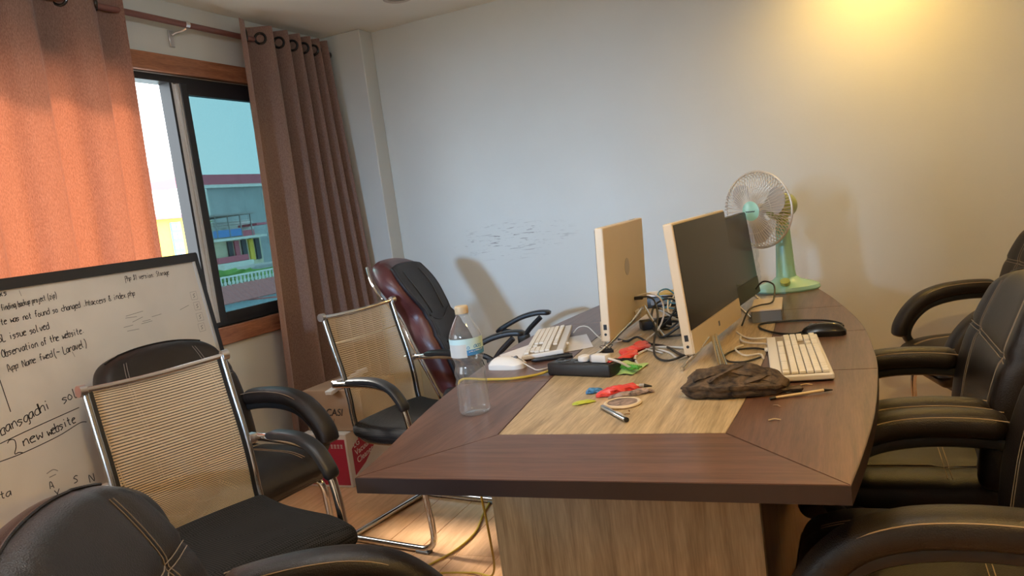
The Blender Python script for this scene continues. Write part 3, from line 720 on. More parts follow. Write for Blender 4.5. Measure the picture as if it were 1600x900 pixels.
def ys(a, b, n=8): return [a+(b-a)*i/n for i in range(n+1)]
TH = .030; GAP = .0011
def panel(poly, m):
    # shrink a hair so that the joints between neighbouring pieces read as grooves
    cx = sum(p[0] for p in poly)/len(poly); cy = sum(p[1] for p in poly)/len(poly)
    q = []
    for x, y in poly:
        d = math.hypot(x-cx, y-cy); k = (d-GAP*1.2)/d; q.append((cx+(x-cx)*k, cy+(y-cy)*k))
    return mk('top_panel', prism(q, TZ-TH+.004, TZ, bev=.0008), m, tb, False)
NE, FE = 1.154, 3.30
# core board under the panels, showing as dark edge band and in the joints
core = [(el(y), y) for y in ys(NE, FE, 24)] + [(er(y), y) for y in reversed(ys(NE, FE, 24))]
mk('edge_band', prism([(x, y) for x, y in core], TZ-TH, TZ-.0012), 'edge', tb, False)
panel([(el(NE), NE), (er(NE), NE+.001), (ir(1.398), 1.398), (il(1.402), 1.402)], 'dark_x')
panel([(il(1.40), 1.402)]+[(ir(1.398), 1.398)]+[(ir(y), y) for y in ys(1.45, 3.05, 12)]+[(il(y), y) for y in reversed(ys(1.45, 3.05, 12))], 'light_y')
sr = [(NE, 1.398), (1.842, 1.842), (2.285, 2.285), (2.705, 2.705), (FE, 3.05)]
for (a, ai), (b, bi) in zip(sr, sr[1:]):
    panel([(er(y), y) for y in ys(a, b)]+[(ir(y), y) for y in reversed(ys(ai, bi))], 'dark_y')
    panel([(il(y), y) for y in ys(ai, bi)]+[(el(y), y) for y in reversed(ys(a, b))], 'dark_y')
panel([(il(3.05), 3.05), (ir(3.05), 3.05), (er(FE), FE), (el(FE), FE)], 'dark_x')
# panel base
bs = mk('base', bx(-.70, -.20, 1.42, 2.98, 0, TZ-TH), 'brown_z', tb, False)
mk('front_panel', bx(-.718, -.183, 1.40, 1.42, 0, TZ-TH, .001, 1), 'light_z', bs, False)
yy = 1.4215
for k, (w_, m) in enumerate(((.235, 'brown_z'), (.40, 'brown_z'), (.40, 'brown_z'), (.40, 'brown_z'))):
    mk('side_panel', bx(-.20, -.183, yy, yy+w_-.002, 0, TZ-TH, .0008, 1), m, bs, False)
    mk('side_panel', bx(-.717, -.70, yy, yy+w_-.002, 0, TZ-TH, .0008, 1), m, bs, False); yy += w_

# ------------------------------------------------------------ leather visitor chair
def leather_chair():
    t = thing('leather_chair', '', 'chair', (0, 0, 0), 0, 'black leather visitor chairs around the table')
    HB = .245
    def dback(p):
        v = (p.z+HB)/(2*HB); u = p.y/.27
        tt = max(0, (v-.62)/.38); s = 1-.20*tt**2.2-.05*max(0, .3-v)
        z = .435+.455*v-.045*abs(u)**2.4*max(0, v-.25)
        x = -.185-.135*v+.030*u*u+p.x*(1+.28*math.sin(PI*min(1, v)))+.016*math.sin(PI*v)
        if p.x > 0:
            for sv in (.62+.08*u*u,): x -= .007*math.exp(-((v-sv)/.025)**2)
            x -= .006*math.exp(-((abs(u)-.60)/.05)**2)*min(1, v*4)
        else:
            x += .004*math.exp(-((abs(u)-.60)/.05)**2)
        return Vector((x, p.y*s, z))
    bk = mk('backrest', rbox((.042, .27, HB), .040, (3, 22, 26), dback), 'leather', t)
    def fr(u, v, off=.0022): 
        q = dback(Vector((.042, .27*u, -HB+2*HB*v))); return q+Vector((off, 0, off*.3))
    def stitch(par, pts, r=.0011, m='thread_dk'): return mk('stitching', tube(pts, r, 5, 0), m, par)
    for sg in (-1, 1):
        for du in (-.022, .022): stitch(bk, [fr(sg*.60+du, .06+.88*i/24) for i in range(25)])
    for dv in (-.012, .012): stitch(bk, [fr(-.88+1.76*i/24, .62+.08*(-.88+1.76*i/24)**2+dv) for i in range(25)])
    # piping over the crest
    stitch(bk, [dback(Vector((.01, .27*(-.9+1.8*i/24), HB)))+Vector((0, 0, .001)) for i in range(25)], .0025, 'leather')
    def dseat(p):
        u = p.y/.25; w = (p.x)/.25
        z = p.z+.405+.014*(1-u*u)*(1-w*w)-.035*max(0, (w-.45)/.55)**2*(1 if p.z > 0 else .35)+.012*max(0, -w-.5)
        if p.z > 0:
            z -= .006*math.exp(-((abs(u)-.58)/.05)**2)+.006*math.exp(-((w+.35)/.04)**2)
        return Vector((p.x+.015, p.y, z))
    st = mk('seat', rbox((.25, .25, .05), .042, (18, 20, 2), dseat), 'leather', t)
    def sf(w, u): return dseat(Vector((.25*w, .25*u, .05)))+Vector((0, 0, .0016))
    for sg in (-1, 1):
        for du in (-.024, .024): stitch(st, [sf(-.8+1.6*i/20, sg*.58+du) for i in range(21)], m='thread')
    for dw in (-.02, .02): stitch(st, [sf(-.35+dw, -.85+1.7*i/20) for i in range(21)], m='thread')
    mk('seat_pan', bx(-.22, .22, -.22, .22, .335, .372, .006, 2), 'black', t, False)
    for sg in (-1, 1):
        y = sg*.264
        fp = [(-.228, .560), (-.17, .585), (-.08, .598), (.02, .597), (.11, .576), (.172, .528), (.203, .468), (.185, .425), (.125, .385), (.05, .365), (-.03, .360)]
        arm = mk('armrest', sweep(NB(), smooth_path([(a, y, b) for a, b in fp], 5), sup(.026, .016, 12, 3), (0, 0, 1)), 'black', t)
        pp = [(-.155, .622), (-.10, .630), (-.02, .633), (.06, .626), (.13, .602), (.185, .556), (.222, .500), (.230, .455)]
        def sc(q): 
            e = min(q/.07, (1-q)/.05, 1); return (.45+.55*math.sqrt(max(0, e)), .35+.65*math.sqrt(max(0, e)))
        pad = mk('arm_pad', sweep(NB(), smooth_path([(a, y, b) for a, b in pp], 6), sup(.041, .030, 18, 2.5), (0, 0, 1), scale=sc), 'leather', arm)
        for o in (-.034, .034):
            mk('stitching', tube([(a, y+o, b+.0205) for a, b in pp[:-2]], .0011, 5, 4), 'thread', pad)
        mk('seat_strut', tube([(-.12, sg*.20, .352), (-.17, sg*.23, .37), (-.215, sg*.255, .45), (-.232, sg*.262, .58)], .010, 8), 'chrome', t)
        mk('leg', tube([(-.16, sg*.20, .338), (0, sg*.205, .335), (.15, sg*.225, .33), (.195, sg*.232, .30), (.203, sg*.235, .20), (.207, sg*.236, .08), (.195, sg*.236, .028), (.15, sg*.236, .0125), (0, sg*.236, .0125), (-.2, sg*.236, .0125)], .0125, 12, 5), 'chrome', t)
    mk('floor_bar', cyl((-.2, -.236, .0125), (-.2, .236, .0125), .0122, 12), 'chrome', t)
    return t
LC = leather_chair()
def place(proto, first, loc, rz, label):
    if first: proto.location = loc; proto.rotation_euler = (0, 0, rz); proto['label'] = label; return proto
    return copy_tree(proto, loc, rz, label)
place(LC, True, (-.742, .815, 0), R(34), 'black leather chair cropped at the lower left corner, nearest the viewer')
place(LC, False, (-2.03, 2.01, 0), R(-7), 'black leather chair in front of the whiteboard, behind the front net-back chair')
place(LC, False, (.112, 1.556, 0), R(179), 'dark leather chair at the lower right, nearest of the right-hand row')
place(LC, False, (.100, 2.172, 0), R(180), 'dark leather chair in the middle of the right-hand row')
place(LC, False, (.462, 3.40, 0), R(195), 'dark leather chair farthest right, by the back wall')

# ------------------------------------------------------------ net-back cantilever chair
def net_chair():
    t = thing('net_back_chair', '', 'chair', (0, 0, 0), 0, 'beige net-back chairs on the window side')
    prof = [(-.252, .885), (-.228, .78), (-.198, .66), (-.182, .56), (-.178, .49), (-.165, .435), (-.125, .402), (-.06, .395), (.06, .395), (.19, .392)]
    rp = smooth_path([(a, 0, b) for a, b in prof], 6)
    for sg in (-1, 1):
        mk('back_rail', sweep(NB(), [Vector((p.x, sg*.198, p.z)) for p in rp], circ(.0088, 10), (0, 1, 0)), 'rail', t)
    tbar = mk('top_bar', tube([(-.252, -.205, .885), (-.264, -.12, .879), (-.270, 0, .876), (-.264, .12, .879), (-.252, .205, .885)], .0085, 10), 'chrome', t)
    for sg in (-1, 1): mk('end_cap', cyl((-.252, sg*.196, .885), (-.250, sg*.215, .886), .0155, 16), 'steel', tbar)
    nb = [p for p in rp if p.z > .405 or p.x < -.12]
    def net(u, v):
        f = v*(len(nb)-1); i = min(int(f), len(nb)-2); p = nb[i].lerp(nb[i+1], f-i)
        s = (2*u-1); bow = .020*(1-s*s)
        return Vector((p.x-bow, s*.195, p.z-.009*(1-s*s)*(1-v)))
    mk('net_back', sheet(net, 14, 40, uv=True), 'net', t)
    for v in (.17, ): 
        mk('cross_bar', tube([net(a/6, v)+Vector((-.012, 0, 0)) for a in range(7)], .005, 8), 'chrome', t)
    mk('net_hem', sweep(NB(), [net(.02, i/30)+Vector((.001, 0, 0)) for i in range(31)], [(-.008, -.0012), (.008, -.0012), (.008, .0012), (-.008, .0012)], (1, 0, .3)), 'black', t)
    mk('net_hem', sweep(NB(), [net(.98, i/30)+Vector((.001, 0, 0)) for i in range(31)], [(-.008, -.0012), (.008, -.0012), (.008, .0012), (-.008, .0012)], (1, 0, .3)), 'black', t)
    def dseat(p):
        u = p.y/.215; w = p.x/.215
        return Vector((p.x+.03, p.y, p.z+.425+.008*(1-u*u)-.030*max(0, (w-.4)/.6)**2+.018*max(0, (-w-.3)/.7)**2-.006*math.sin(PI*max(0, min(1, (w+1)/2)))))
    mk('seat', rbox((.215, .215, .028), .026, (14, 14, 2), dseat), 'seatcloth', t)
    for sg in (-1, 1):
        y = sg*.236
        ap = [(-.205, .628), (-.12, .630), (.0, .626), (.075, .606), (.118, .560), (.138, .49), (.150, .38), (.165, .22), (.178, .10), (.172, .045), (.135, .0165), (.06, .0125), (-.12, .0125), (-.255, .0125)]
        lg = mk('leg', sweep(NB(), smooth_path([(a, y, b) for a, b in ap], 6), circ(.0125, 12), (0, 1, 0)), 'chrome', t)
        mk('arm_clamp', bx(-.225, -.195, min(y, y-sg*.045), max(y, y-sg*.045), .614, .642, .003, 1), 'steel', lg, False)
        pp = [(-.135, .640), (-.05, .644), (.02, .638), (.08, .612), (.122, .562), (.130, .535)]
        mk('arm_pad', sweep(NB(), smooth_path([(a, y, b) for a, b in pp], 6), sup(.024, .013, 14, 3), (0, 0, 1), scale=lambda q: (.7+.3*min(1, q/.1, (1-q)/.1), .6+.4*min(1, q/.06, (1-q)/.06))), 'black', lg)
        mk('floor_glide', bx(.09, .15, y-.016, y+.016, 0, .012, .003, 1), 'grey', lg, False)
    mk('floor_bar', cyl((-.255, -.236, .0125), (-.255, .236, .0125), .0122, 12), 'chrome', t)
    mk('seat_bar', cyl((.12, -.225, .388), (.12, .225, .388), .010, 10), 'chrome', t)
    return t
NC = net_chair()
place(NC, True, (-1.536, 1.504, 0), R(-15.3), 'beige net-back chair in front, between the whiteboard and the table corner')
place(NC, False, (-1.59, 2.608, 0), R(-10), 'beige net-back chair farther back, beside the cartons')

# ------------------------------------------------------------ maroon high-back swivel chair
def exec_chair(loc, rz):
    t = thing('executive_chair', 'maroon and black high-back swivel chair near the back wall', 'chair', loc, rz)
    HB = .33
    def db(p):
        v = (p.z+HB)/(2*HB); u = p.y/.218
        s = (1-.20*math.exp(-((v-.60)/.13)**2))*(1-.26*max(0, (v-.80)/.20)**2)*(.94+.06*v)
        x = -.20-.265*v+.030*u*u+p.x*(1+.2*math.sin(PI*v))+.018*math.sin(PI*v*1.2)
        if p.x > 0:
            x += .016*math.exp(-((v-.80)/.14)**2)*(1-u*u)-.008*math.exp(-((v-(.60-.05*(1-u*u)))/.02)**2)-.006*math.exp(-((v-(.36+.10*abs(u)))/.02)**2)
            x -= .008*math.exp(-((abs(u)-.80)/.05)**2)
        z = .42+.63*v-.035*abs(u)**2.5*max(0, v-.4)
        return Vector((x, p.y*s, z))
    bk = mk('backrest', rbox((.05, .218, HB), .045, (4, 22, 34), db), 'maroon', t)
    def df(p): 
        q = db(Vector((.05+p.x, p.y, p.z))); return q+Vector((.004, 0, 0))
    mk('front_cushion', rbox((.010, .192, HB-.025), .009, (1, 18, 34), df), 'leather_dk', bk)
    def ff(u, v): return df(Vector((.010, .192*u, (HB-.025)*(2*v-1))))+Vector((.0012, 0, .0004))
    for c_ in ([ff(-.8+1.6*i/16, .60-.07*(1-(-1+2*i/16)**2)) for i in range(17)], [ff(-.8+1.6*i/16, .40-.10*abs(-1+2*i/16)) for i in range(17)],
               [ff(-.52, .60+.34*i/12) for i in range(13)], [ff(.52, .60+.34*i/12) for i in range(13)], [ff(-.45+.1*math.sin(i*.3), .05+.32*i/12) for i in range(13)], [ff(.45-.1*math.sin(i*.3), .05+.32*i/12) for i in range(13)]):
        mk('seam', tube(c_, .0022, 6, 0), 'black', bk)
    for sg in (-1, 1):
        mk('chrome_trim', tube([db(Vector((-.052, sg*.215, -HB+2*HB*i/14)))+Vector((-.004, sg*.002, 0)) for i in range(0, 15)], .006, 8, 3), 'chrome', bk)
    def ds(p):
        u = p.y/.245; w = p.x/.245
        return Vector((p.x+.03, p.y, p.z+.42+.016*(1-u*u)-.03*max(0, (w-.5)/.5)**2))
    mk('seat', rbox((.245, .245, .05), .042, (14, 14, 2), ds), 'leather_dk', t)
    for sg in (-1, 1):
        y = sg*.262
        post = mk('arm_post', bx(.025, .085, y-.016, y+.016, .37, .60, .008, 2), 'black', t)
        mk('arm_fork', tube([(.055, y, .585), (.09, y, .625), (.15, y, .675)], .012, 8), 'black', post)
        mk('arm_fork', tube([(.055, y, .585), (.015, y, .61), (-.05, y, .628)], .012, 8), 'black', post)
        mk('arm_pad', sweep(NB(), smooth_path([(-.075, y, .625), (-.02, y, .652), (.06, y, .684), (.14, y, .697), (.20, y, .692)], 6), sup(.030, .012, 14, 3), (0, 0, 1), scale=lambda q: (.6+.4*min(1, q/.12, (1-q)/.08), .6+.4*min(1, q/.12, (1-q)/.08))), 'black', post)
    mk('arm_bar', bx(.02, .09, -.27, .27, .350, .372, .004, 1), 'black', t, False)
    mk('gas_lift', cyl((0, 0, .10), (0, 0, .36), .026, 16), 'black', t)
    bse = mk('star_base', lathe([(.05, .06), (.055, .075), (.05, .13), (.03, .14)], 16), 'black', t)
    for k in range(5):
        a = 2*PI*k/5+.3; c, s = math.cos(a), math.sin(a)
        mk('spoke', tube([(.03*c, .03*s, .10), (.15*c, .15*s, .085), (.235*c, .235*s, .065)], .017, 8), 'black', bse)
        mk('caster', cyl((.235*c-.02*s, .235*s+.02*c, .026), (.235*c+.02*s, .235*s-.02*c, .026), .026, 14), 'black', bse)
    return t
exec_chair((-1.475, 3.15, 0), R(8))

# ------------------------------------------------------------ things on the table
Z = TZ
def on(o, x, y, z=Z, rz=0): o.location = (x, y, z); o.rotation_euler = (0, 0, rz); return o
# water bottle
def bottle(label, x, y, rz, lab=True):
    t = thing('water_bottle', label, 'bottle', (x, y, Z), rz, 'clear plastic water bottles')
    pr = [(.0, .004), (.020, .003), (.030, .0005), (.0345, .004), (.0370, .012), (.0350, .020), (.0370, .030), (.0346, .040), (.0370, .050), (.0343, .061), (.0367, .072), (.0340, .083), (.0360, .094), (.0350, .102), (.0315, .112), (.0308, .118),
          (.0325, .125), (.0365, .134), (.0372, .146), (.0370, .178), (.0368, .184), (.0340, .192), (.0250, .210), (.0165, .2245), (.0130, .230), (.0128, .238)]
    b = mk('bottle_wall', lathe(pr, 40, cap=False), 'clear', t)
    mk('neck_ring', lathe([(.0128, .2285), (.0155, .229), (.0155, .231), (.0128, .2315)], 28, cap=False), 'clear', b)
    c = mk('cap', lathe([(.0148, .232), (.0150, .233), (.0150, .2475), (.0138, .2495), (0, .2497)], 28, cap=False), 'capm', t)
    for k in range(28):
        a = 2*PI*k/28
        if k == 0: r0 = mk('cap_ridge', bx(.0147, .0154, -.0006, .0006, .2335, .2465), 'capm', c, False)
        else: o = bpy.data.objects.new('cap_ridge', r0.data); COL.objects.link(o); o.parent = c; o.rotation_euler = (0, 0, a)
    if lab:
        def band(a0, a1, z0, z1, r=.0379): return sheet(lambda u, v: Vector((r*math.cos(a0+(a1-a0)*u), r*math.sin(a0+(a1-a0)*u), z0+(z1-z0)*v)), 20, 2)
        l = mk('label', band(R(-42), R(60), .140, .178), 'lab1', t); mk('label_band', band(R(-42), R(60), .140, .1525, .0381), 'lab2', l)
        mk('label_back', band(R(-140), R(-42), .136, .166, .0378), 'lab3', l); mk('label_back_top', band(R(-140), R(-42), .166, .178, .0379), 'lab1', l)
        write('oVaas', 0, .1545, .040, .157, .0062, .0013, l, m='lab2', place=lambda a, b_: Vector((.0383*math.cos(R(-40)+a/.038), .0383*math.sin(R(-40)+a/.038), b_)), name='label_lettering')
        write('-~-~~-~', .002, .143, .042, .1445, .006, .0012, l, m='white_p', place=lambda a, b_: Vector((.0384*math.cos(R(-40)+a/.038), .0384*math.sin(R(-40)+a/.038), b_)), name='label_lettering')
    return t
bottle('clear plastic water bottle with blue label at the left table edge', -.812, 1.566, R(-22))
bottle('clear unlabelled plastic bottle behind the monitors beside the fan', -.362, 3.252, 0, False)

# computer mice
def mouse(name, label, m, x, y, rz, L=.058, W=.031, H_=.034):
    t = thing(name, label, 'mouse', (x, y, Z), rz, 'computer mice')
    def d(p):
        a = p.x/L; b = min(1, abs(p.y)/W); e = 1-.40*max(0, a)**2-.55*max(0, -a)**4; return Vector((p.x*(1-.05*b*b), p.y*(1-.16*a*a), (p.z+.5)*H_*e*(1-.55*b**2.4)*(1-.25*abs(a)**6)))
    mk('shell', rbox((L, W, .5), .02, (14, 8, 6), lambda p: d(Vector((p.x, p.y, max(-.5, min(.5, p.z)))))), m, t)
    mk('wheel', cyl((L*.55, -.004, H_*.86), (L*.55, .004, H_*.86), .006, 14), 'grey', t)
    mk('button_seam', tube([(L*.95, 0, H_*.56), (L*.7, 0, H_*.80), (L*.3, 0, H_*.985)], .0006, 5), 'black', t)
    return t
mouse('computer_mouse', 'white computer mouse next to the labelled bottle', 'white', -.925, 2.02, R(-8))
mouse('computer_mouse', 'black computer mouse at the right of the table', 'black_gl', -.076, 2.245, R(178), .056, .03, .034)

# keyboards: case plus separate keys
KM = {}
def keyboard(label, mtx):
    t = thing('keyboard', label, 'keyboard', (0, 0, 0), 0, 'white computer keyboards'); t.matrix_world = mtx
    L, W = .442, .128
    c = mk('case', bx(-L/2, L/2, -W/2, W/2, .004, .017, .003, 2), 'white', t, False)
    mk('key_well', bx(-L/2+.008, L/2-.008, -W/2+.009, W/2-.022, .017, .0174), 'keygap', c, False)
    for sx in (-1, 1):
        for sy in (-1, 1): mk('foot', bx(sx*L*.43-.012, sx*L*.43+.012, sy*W*.38-.006, sy*W*.38+.006, 0, .004), 'rubber', c, False)
    mk('cable_boss', bx(.09, .11, W/2-.004, W/2+.008, .006, .014, .002, 1), 'white', c, False)
    u = .0187; rows = [[1]*4+[1]*4+[1]*5, [1]*13+[2], [1.5]+[1]*12+[1.5], [1.75]+[1]*11+[2.25], [2.25]+[1]*10+[2.75], [1.25, 1.25, 1.25, 6.25, 1.25, 1.25, 1.25, 1.25]]
    def key(x, y, w, h=1):
        k = (w, h)
        if k not in KM:
            o = mk('key', bx(.0010, w*u-.0010, .0010, h*u*.84-.0010, 0, .0062, .0013, 2), 'key', t, False); KM[k] = o.data
        else:
            o = bpy.data.objects.new('key', KM[k]); COL.objects.link(o); o.parent = t
        o.location = (x, y, .0172); return o
    y = W/2-.024-u*.84
    for r, row in enumerate(rows):
        x = -L/2+.010
        for i, w in enumerate(row):
            if r == 0 and i in (1, 5, 9): x += u*.5
            key(x, y, w); x += w*u
        xx = -L/2+.010+15.2*u
        if r in (0, 1, 2): [key(xx+k*u, y, 1) for k in range(3)]
        elif r == 4: key(xx+u, y, 1)
        elif r == 5: [key(xx+k*u, y, 1) for k in range(3)]
        xx += 3.25*u
        if r in (1, 2, 3, 4): [key(xx+k*u, y, 1) for k in range(4 if r in (1, 2, 3) else 3)]
        if r == 5: key(xx, y, 2); key(xx+2*u, y, 1); key(xx+3*u, y, 1, 1)
        y -= u*.84*(1.15 if r == 0 else 1)
    return t
keyboard('white keyboard lying with its long side towards the viewer at the right table edge',
         Matrix.Translation((-.133, 1.957, Z)) @ Matrix.Rotation(R(96), 4, 'Z'))
keyboard('white keyboard propped up on paper sheets at the left table edge',
         Matrix.Translation((-.905, 2.325, Z+.003)) @ Matrix.Rotation(R(-75), 4, 'Z') @ Matrix.Rotation(R(4), 4, 'X'))

# paper and pens on the left
def paper(label, pts, z0, curl):
    a, b, c, d = [Vector((x, y, 0)) for x, y in pts]
    o = mk('paper_sheet', sheet(lambda u, v: (a.lerp(b, u)).lerp(d.lerp(c, u), v)+Vector((0, 0, z0+curl*(abs(2*u-1)**2)*(.4+.6*v))), 12, 12, thick=.0003), 'white_p')
    return tag(o, label, 'paper', 'loose paper sheets')
paper('white paper sheet sticking out left from under the propped keyboard', [(-1.03, 2.20), (-.945, 2.08), (-.86, 2.30), (-.955, 2.42)], Z+.0008, .003)
paper('white paper sheet on the right beneath the propped keyboard', [(-.87, 2.15), (-.735, 2.25), (-.825, 2.47), (-.965, 2.40)], Z+.0012, .002)
def pen(name, label, a, b, r, m, cat='pen', cap=None, z=None):
    a = Vector((*a, 0)); b = Vector((*b, 0)); L = (b-a).length
    t = thing(name, label, cat, (a.x, a.y, (z or Z)+r), math.atan2((b-a).y, (b-a).x), 'pens and sticks on the table')
    mk('barrel', sweep(NB(), [(0, 0, 0), (.006, 0, 0), (.012, 0, 0), (L*.60, 0, 0)], circ(r, 14), scale=lambda q: (.25, .25) if q == 0 else ((.7, .7) if q < .4 else (1, 1))), m, t)
    mk('cap', cyl((L*.60, 0, 0), (L-.004, 0, 0), r*1.06, 14), cap or m, t); mk('cap_end', cyl((L-.004, 0, 0), (L, 0, 0), r*.95, 14), 'black', t)
    mk('clip', bx(L*.64, L*.93, -.0018, .0018, r*1.0, r*1.35), cap or m, t, False)
    return t
pen('silver_pen', 'silver capped pen with black end beside the round disc', (-.515, 1.577), (-.430, 1.471), .0052, 'steel', cap='chrome')
pen('marker_pen', 'black marker pen under the edge of the propped keyboard', (-.872, 2.072), (-.758, 2.118), .0065, 'black')
pen('dark_pen', 'dark thin pen lying behind the pale green film', (-.66, 2.06), (-.545, 2.02), .004, 'black_gl')
pen('ball_pen', 'slim grey pen lying behind the power strip', (-.785, 1.99), (-.70, 2.00), .0035, 'grey')

# power strip with sockets, its yellow cord, plug and white lead
ps = thing('power_strip', 'black power strip on the pale inlay', 'power strip', (-.655, 1.905, Z), R(-16))
mk('housing', bx(-.098, .098, -.031, .031, 0, .034, .006, 3), 'black', ps)
for k in range(3):
    s_ = mk('socket', lathe([(.0, .0342), (.017, .0342), (.019, .0355), (.020, .0342)], 24, cap=False), 'black_gl', ps); s_.location = (-.062+k*.056, 0, 0)
    for a in ((-.006, -.004), (.006, -.004), (0, .006)):
        mk('socket_hole', cyl((a[0], a[1], .0343), (a[0], a[1], .0347), .0022, 8), 'grey', s_)
mk('switch', bx(.078, .092, -.012, .012, .034, .038, .002, 1), 'red', ps, False)
pl = thing('adapter_plug', 'beige plug pushed into the right end of the power strip', 'plug', (-.605, 1.885, Z+.0352), R(-20))
mk('plug_body', bx(-.016, .030, -.013, .013, .0, .020, .003, 2), 'white', pl); mk('pin_collar', bx(-.022, -.016, -.010, .010, .002, .018), 'steel', pl, False)
pl2 = thing('round_plug', 'cream round plug in the middle socket of the power strip', 'plug', (-.650, 1.905, Z+.0358))
mk('plug_body', lathe([(.017, 0), (.018, .004), (.016, .012), (.006, .016)], 20), 'white', pl2)
CB = 'cables on the table'
def cable(label, pts, r, m, k=8): return tag(mk('cable', tube(pts, r, 8, k), m), label, 'cable', CB)
def T(x, y, z=0): return (x, y, Z+z)
cable('white lead curving from the beige plug across the inlay', [T(-.578, 1.875, .045), T(-.545, 1.868, .035), T(-.52, 1.90, .008), T(-.525, 1.96, .0035), T(-.56, 2.08, .0035), T(-.53, 2.18, .0035), T(-.45, 2.16, .0035), T(-.40, 2.13, .0035)], .0034, 'wcable')
cable('white mouse lead looping beside the power strip', [T(-.868, 2.012, .012), T(-.84, 1.995, .003), T(-.81, 1.965, .002), T(-.79, 1.985, .002), T(-.775, 2.03, .002), T(-.74, 2.06, .002), T(-.70, 2.20, .002), T(-.735, 2.40, .002), T(-.76, 2.60, .002)], .0018, 'wcable')
cable('white keyboard lead arching behind the propped keyboard', [T(-.862, 2.445, .014), T(-.845, 2.46, .03), T(-.80, 2.42, .035), T(-.75, 2.36, .012), T(-.70, 2.30, .004), T(-.66, 2.32, .003), T(-.62, 2.40, .003)], .0020, 'wcable')
tag(mk('extension_cord', tube([T(-.752, 1.928, .010), T(-.79, 1.90, .004), T(-.85, 1.868, .004), T(-.93, 1.872, .004), T(-1.005, 1.885, .003), (-1.02, 1.889, .72), (-1.022, 1.90, .60), (-1.05, 2.0, .25), (-1.12, 2.12, .06), (-1.25, 2.22, .006), (-1.42, 2.18, .005), (-1.53, 2.02, .005), (-1.60, 1.90, .005)], .0036, 8, 8), 'yellow'), 'yellow cord running off the left table edge and across the floor', 'cord')
tag(mk('extension_cord', tube([(-1.475, 2.92, .005), (-1.43, 2.70, .005), (-1.385, 2.52, .005), (-1.40, 2.35, .005), (-1.47, 2.20, .005), (-1.57, 2.08, .005)], .004, 8, 8), 'yellow'), 'yellow cord lying on the floor beside the farther net-back chair', 'cord')

# wrappers and small litter on the inlay
def crumple(name, label, m, pts, w, h, seed, cat='wrapper', pinch=True, group='candy wrappers on the inlay'):
    P = smooth_path([Vector((x, y, 0)) for x, y in pts], 5); n = len(P); bm = NB()
    rings = []
    for i, p in enumerate(P):
        q = i/(n-1); t = (P[min(i+1, n-1)]-P[max(i-1, 0)]).normalized(); s = Vector((-t.y, t.x, 0))
        k = (.35+.65*min(1, q/.25, (1-q)/.25)) if pinch else 1
        ring = []
        for j in range(12):
            a = 2*PI*j/12; rr = 1+.45*noise.noise(Vector((i*.7+seed, math.cos(a)*1.4, math.sin(a)*1.4)))
            ring.append(bm.verts.new(p+s*w*k*rr*math.cos(a)+Vector((0, 0, Z+max(.0004, h*k*(rr*math.sin(a)+.85))))))
        rings.append(ring)
    for A, B in zip(rings, rings[1:]):
        for j in range(12): bm.faces.new((A[j], A[(j+1) % 12], B[(j+1) % 12], B[j]))
    bm.faces.new(list(reversed(rings[0]))); bm.faces.new(rings[-1])
    o = mk(name, bm, m, None, False); return tag(o, label, cat, group)
crumple('candy_wrapper', 'crumpled red wrapper rolled round a brush on the inlay', 'red', [(-.552, 1.665), (-.52, 1.685), (-.49, 1.712), (-.465, 1.735)], .017, .010, 3)
crumple('candy_wrapper', 'clear and red torn wrapper end lying on the round disc', 'coaster', [(-.520, 1.652), (-.485, 1.668), (-.45, 1.690), (-.425, 1.70)], .012, .006, 12)
crumple('candy_wrapper', 'small blue crumpled wrapper left of the red one', 'blue', [(-.588, 1.700), (-.570, 1.706), (-.548, 1.714)], .009, .007, 5)
crumple('candy_wrapper', 'small lime green wrapper lying nearest the bottle', 'lime', [(-.592, 1.610), (-.570, 1.617), (-.545, 1.634)], .011, .004, 8)
br = thing('paint_brush', 'small brush poking out of the red wrapper', 'brush', (-.480, 1.722, Z+.012), R(10))
mk('handle', cyl((-.03, 0, 0), (.016, 0, -.002), .004, 10), 'wood_s', br); mk('ferrule', cyl((.016, 0, -.002), (.026, 0, -.003), .0048, 10), 'steel', br); mk('bristles', cyl((.026, 0, -.003), (.044, 0, -.006), .0048, 10, r2=.0015), 'black', br)
dc = thing('round_disc', 'round cream-rimmed disc with a printed picture next to the silver pen', 'coaster', (-.474, 1.604, Z))
mk('rim', lathe([(.033, .0005), (.040, .0005), (.042, .003), (.040, .006), (.036, .007), (.033, .0055)], 40, cap=False), 'beige', dc); mk('picture', lathe([(0, .0048), (.0345, .0048), (.0345, .001), (0, .001)], 40, cap=False), 'coaster', dc)
for k, (x, y, l, a, lab) in enumerate(((-.452, 1.515, .018, 40, 'brown crumb right of the silver pen'), (-.444, 1.545, .008, 100, 'tiny dark crumb below the round disc'), (-.160, 1.468, .022, 5, 'pale splinter near the front right seam'), (-.158, 1.566, .018, -40, 'brown twig below the brush stick'), (-.115, 1.715, .024, 3, 'yellowish twig at the near edge of the right keyboard'))):
    o = mk('crumb', tube([(0, 0, 0), (l*.5, .002, .0015), (l, 0, 0)], .0011, 6), 'wood_s' if k in (2, 4) else 'card'); on(o, x, y, Z+.0012, R(a)); tag(o, lab, 'crumb', 'crumbs on the table')
gf = tag(mk('green_film', sheet(lambda u, v: Vector((-.615+.10*u+.015*v, 1.90+.12*v-.04*u, Z+.004+.012*math.sin(PI*u)*math.sin(PI*v)+.004*math.sin(9*u+5*v)*math.sin(PI*u))), 16, 12, thick=.0005), 'pgreen'), 'pale green plastic film behind the power strip', 'wrapper')
cmb = thing('green_leaf_toy', 'dark green toothed leaf on the pale green film', 'toy', (-.530, 1.895, Z+.014), R(-35))
mk('spine', tube([(-.03, 0, 0), (0, 0, .004), (.034, 0, .002)], .004, 8), 'leafg', cmb)
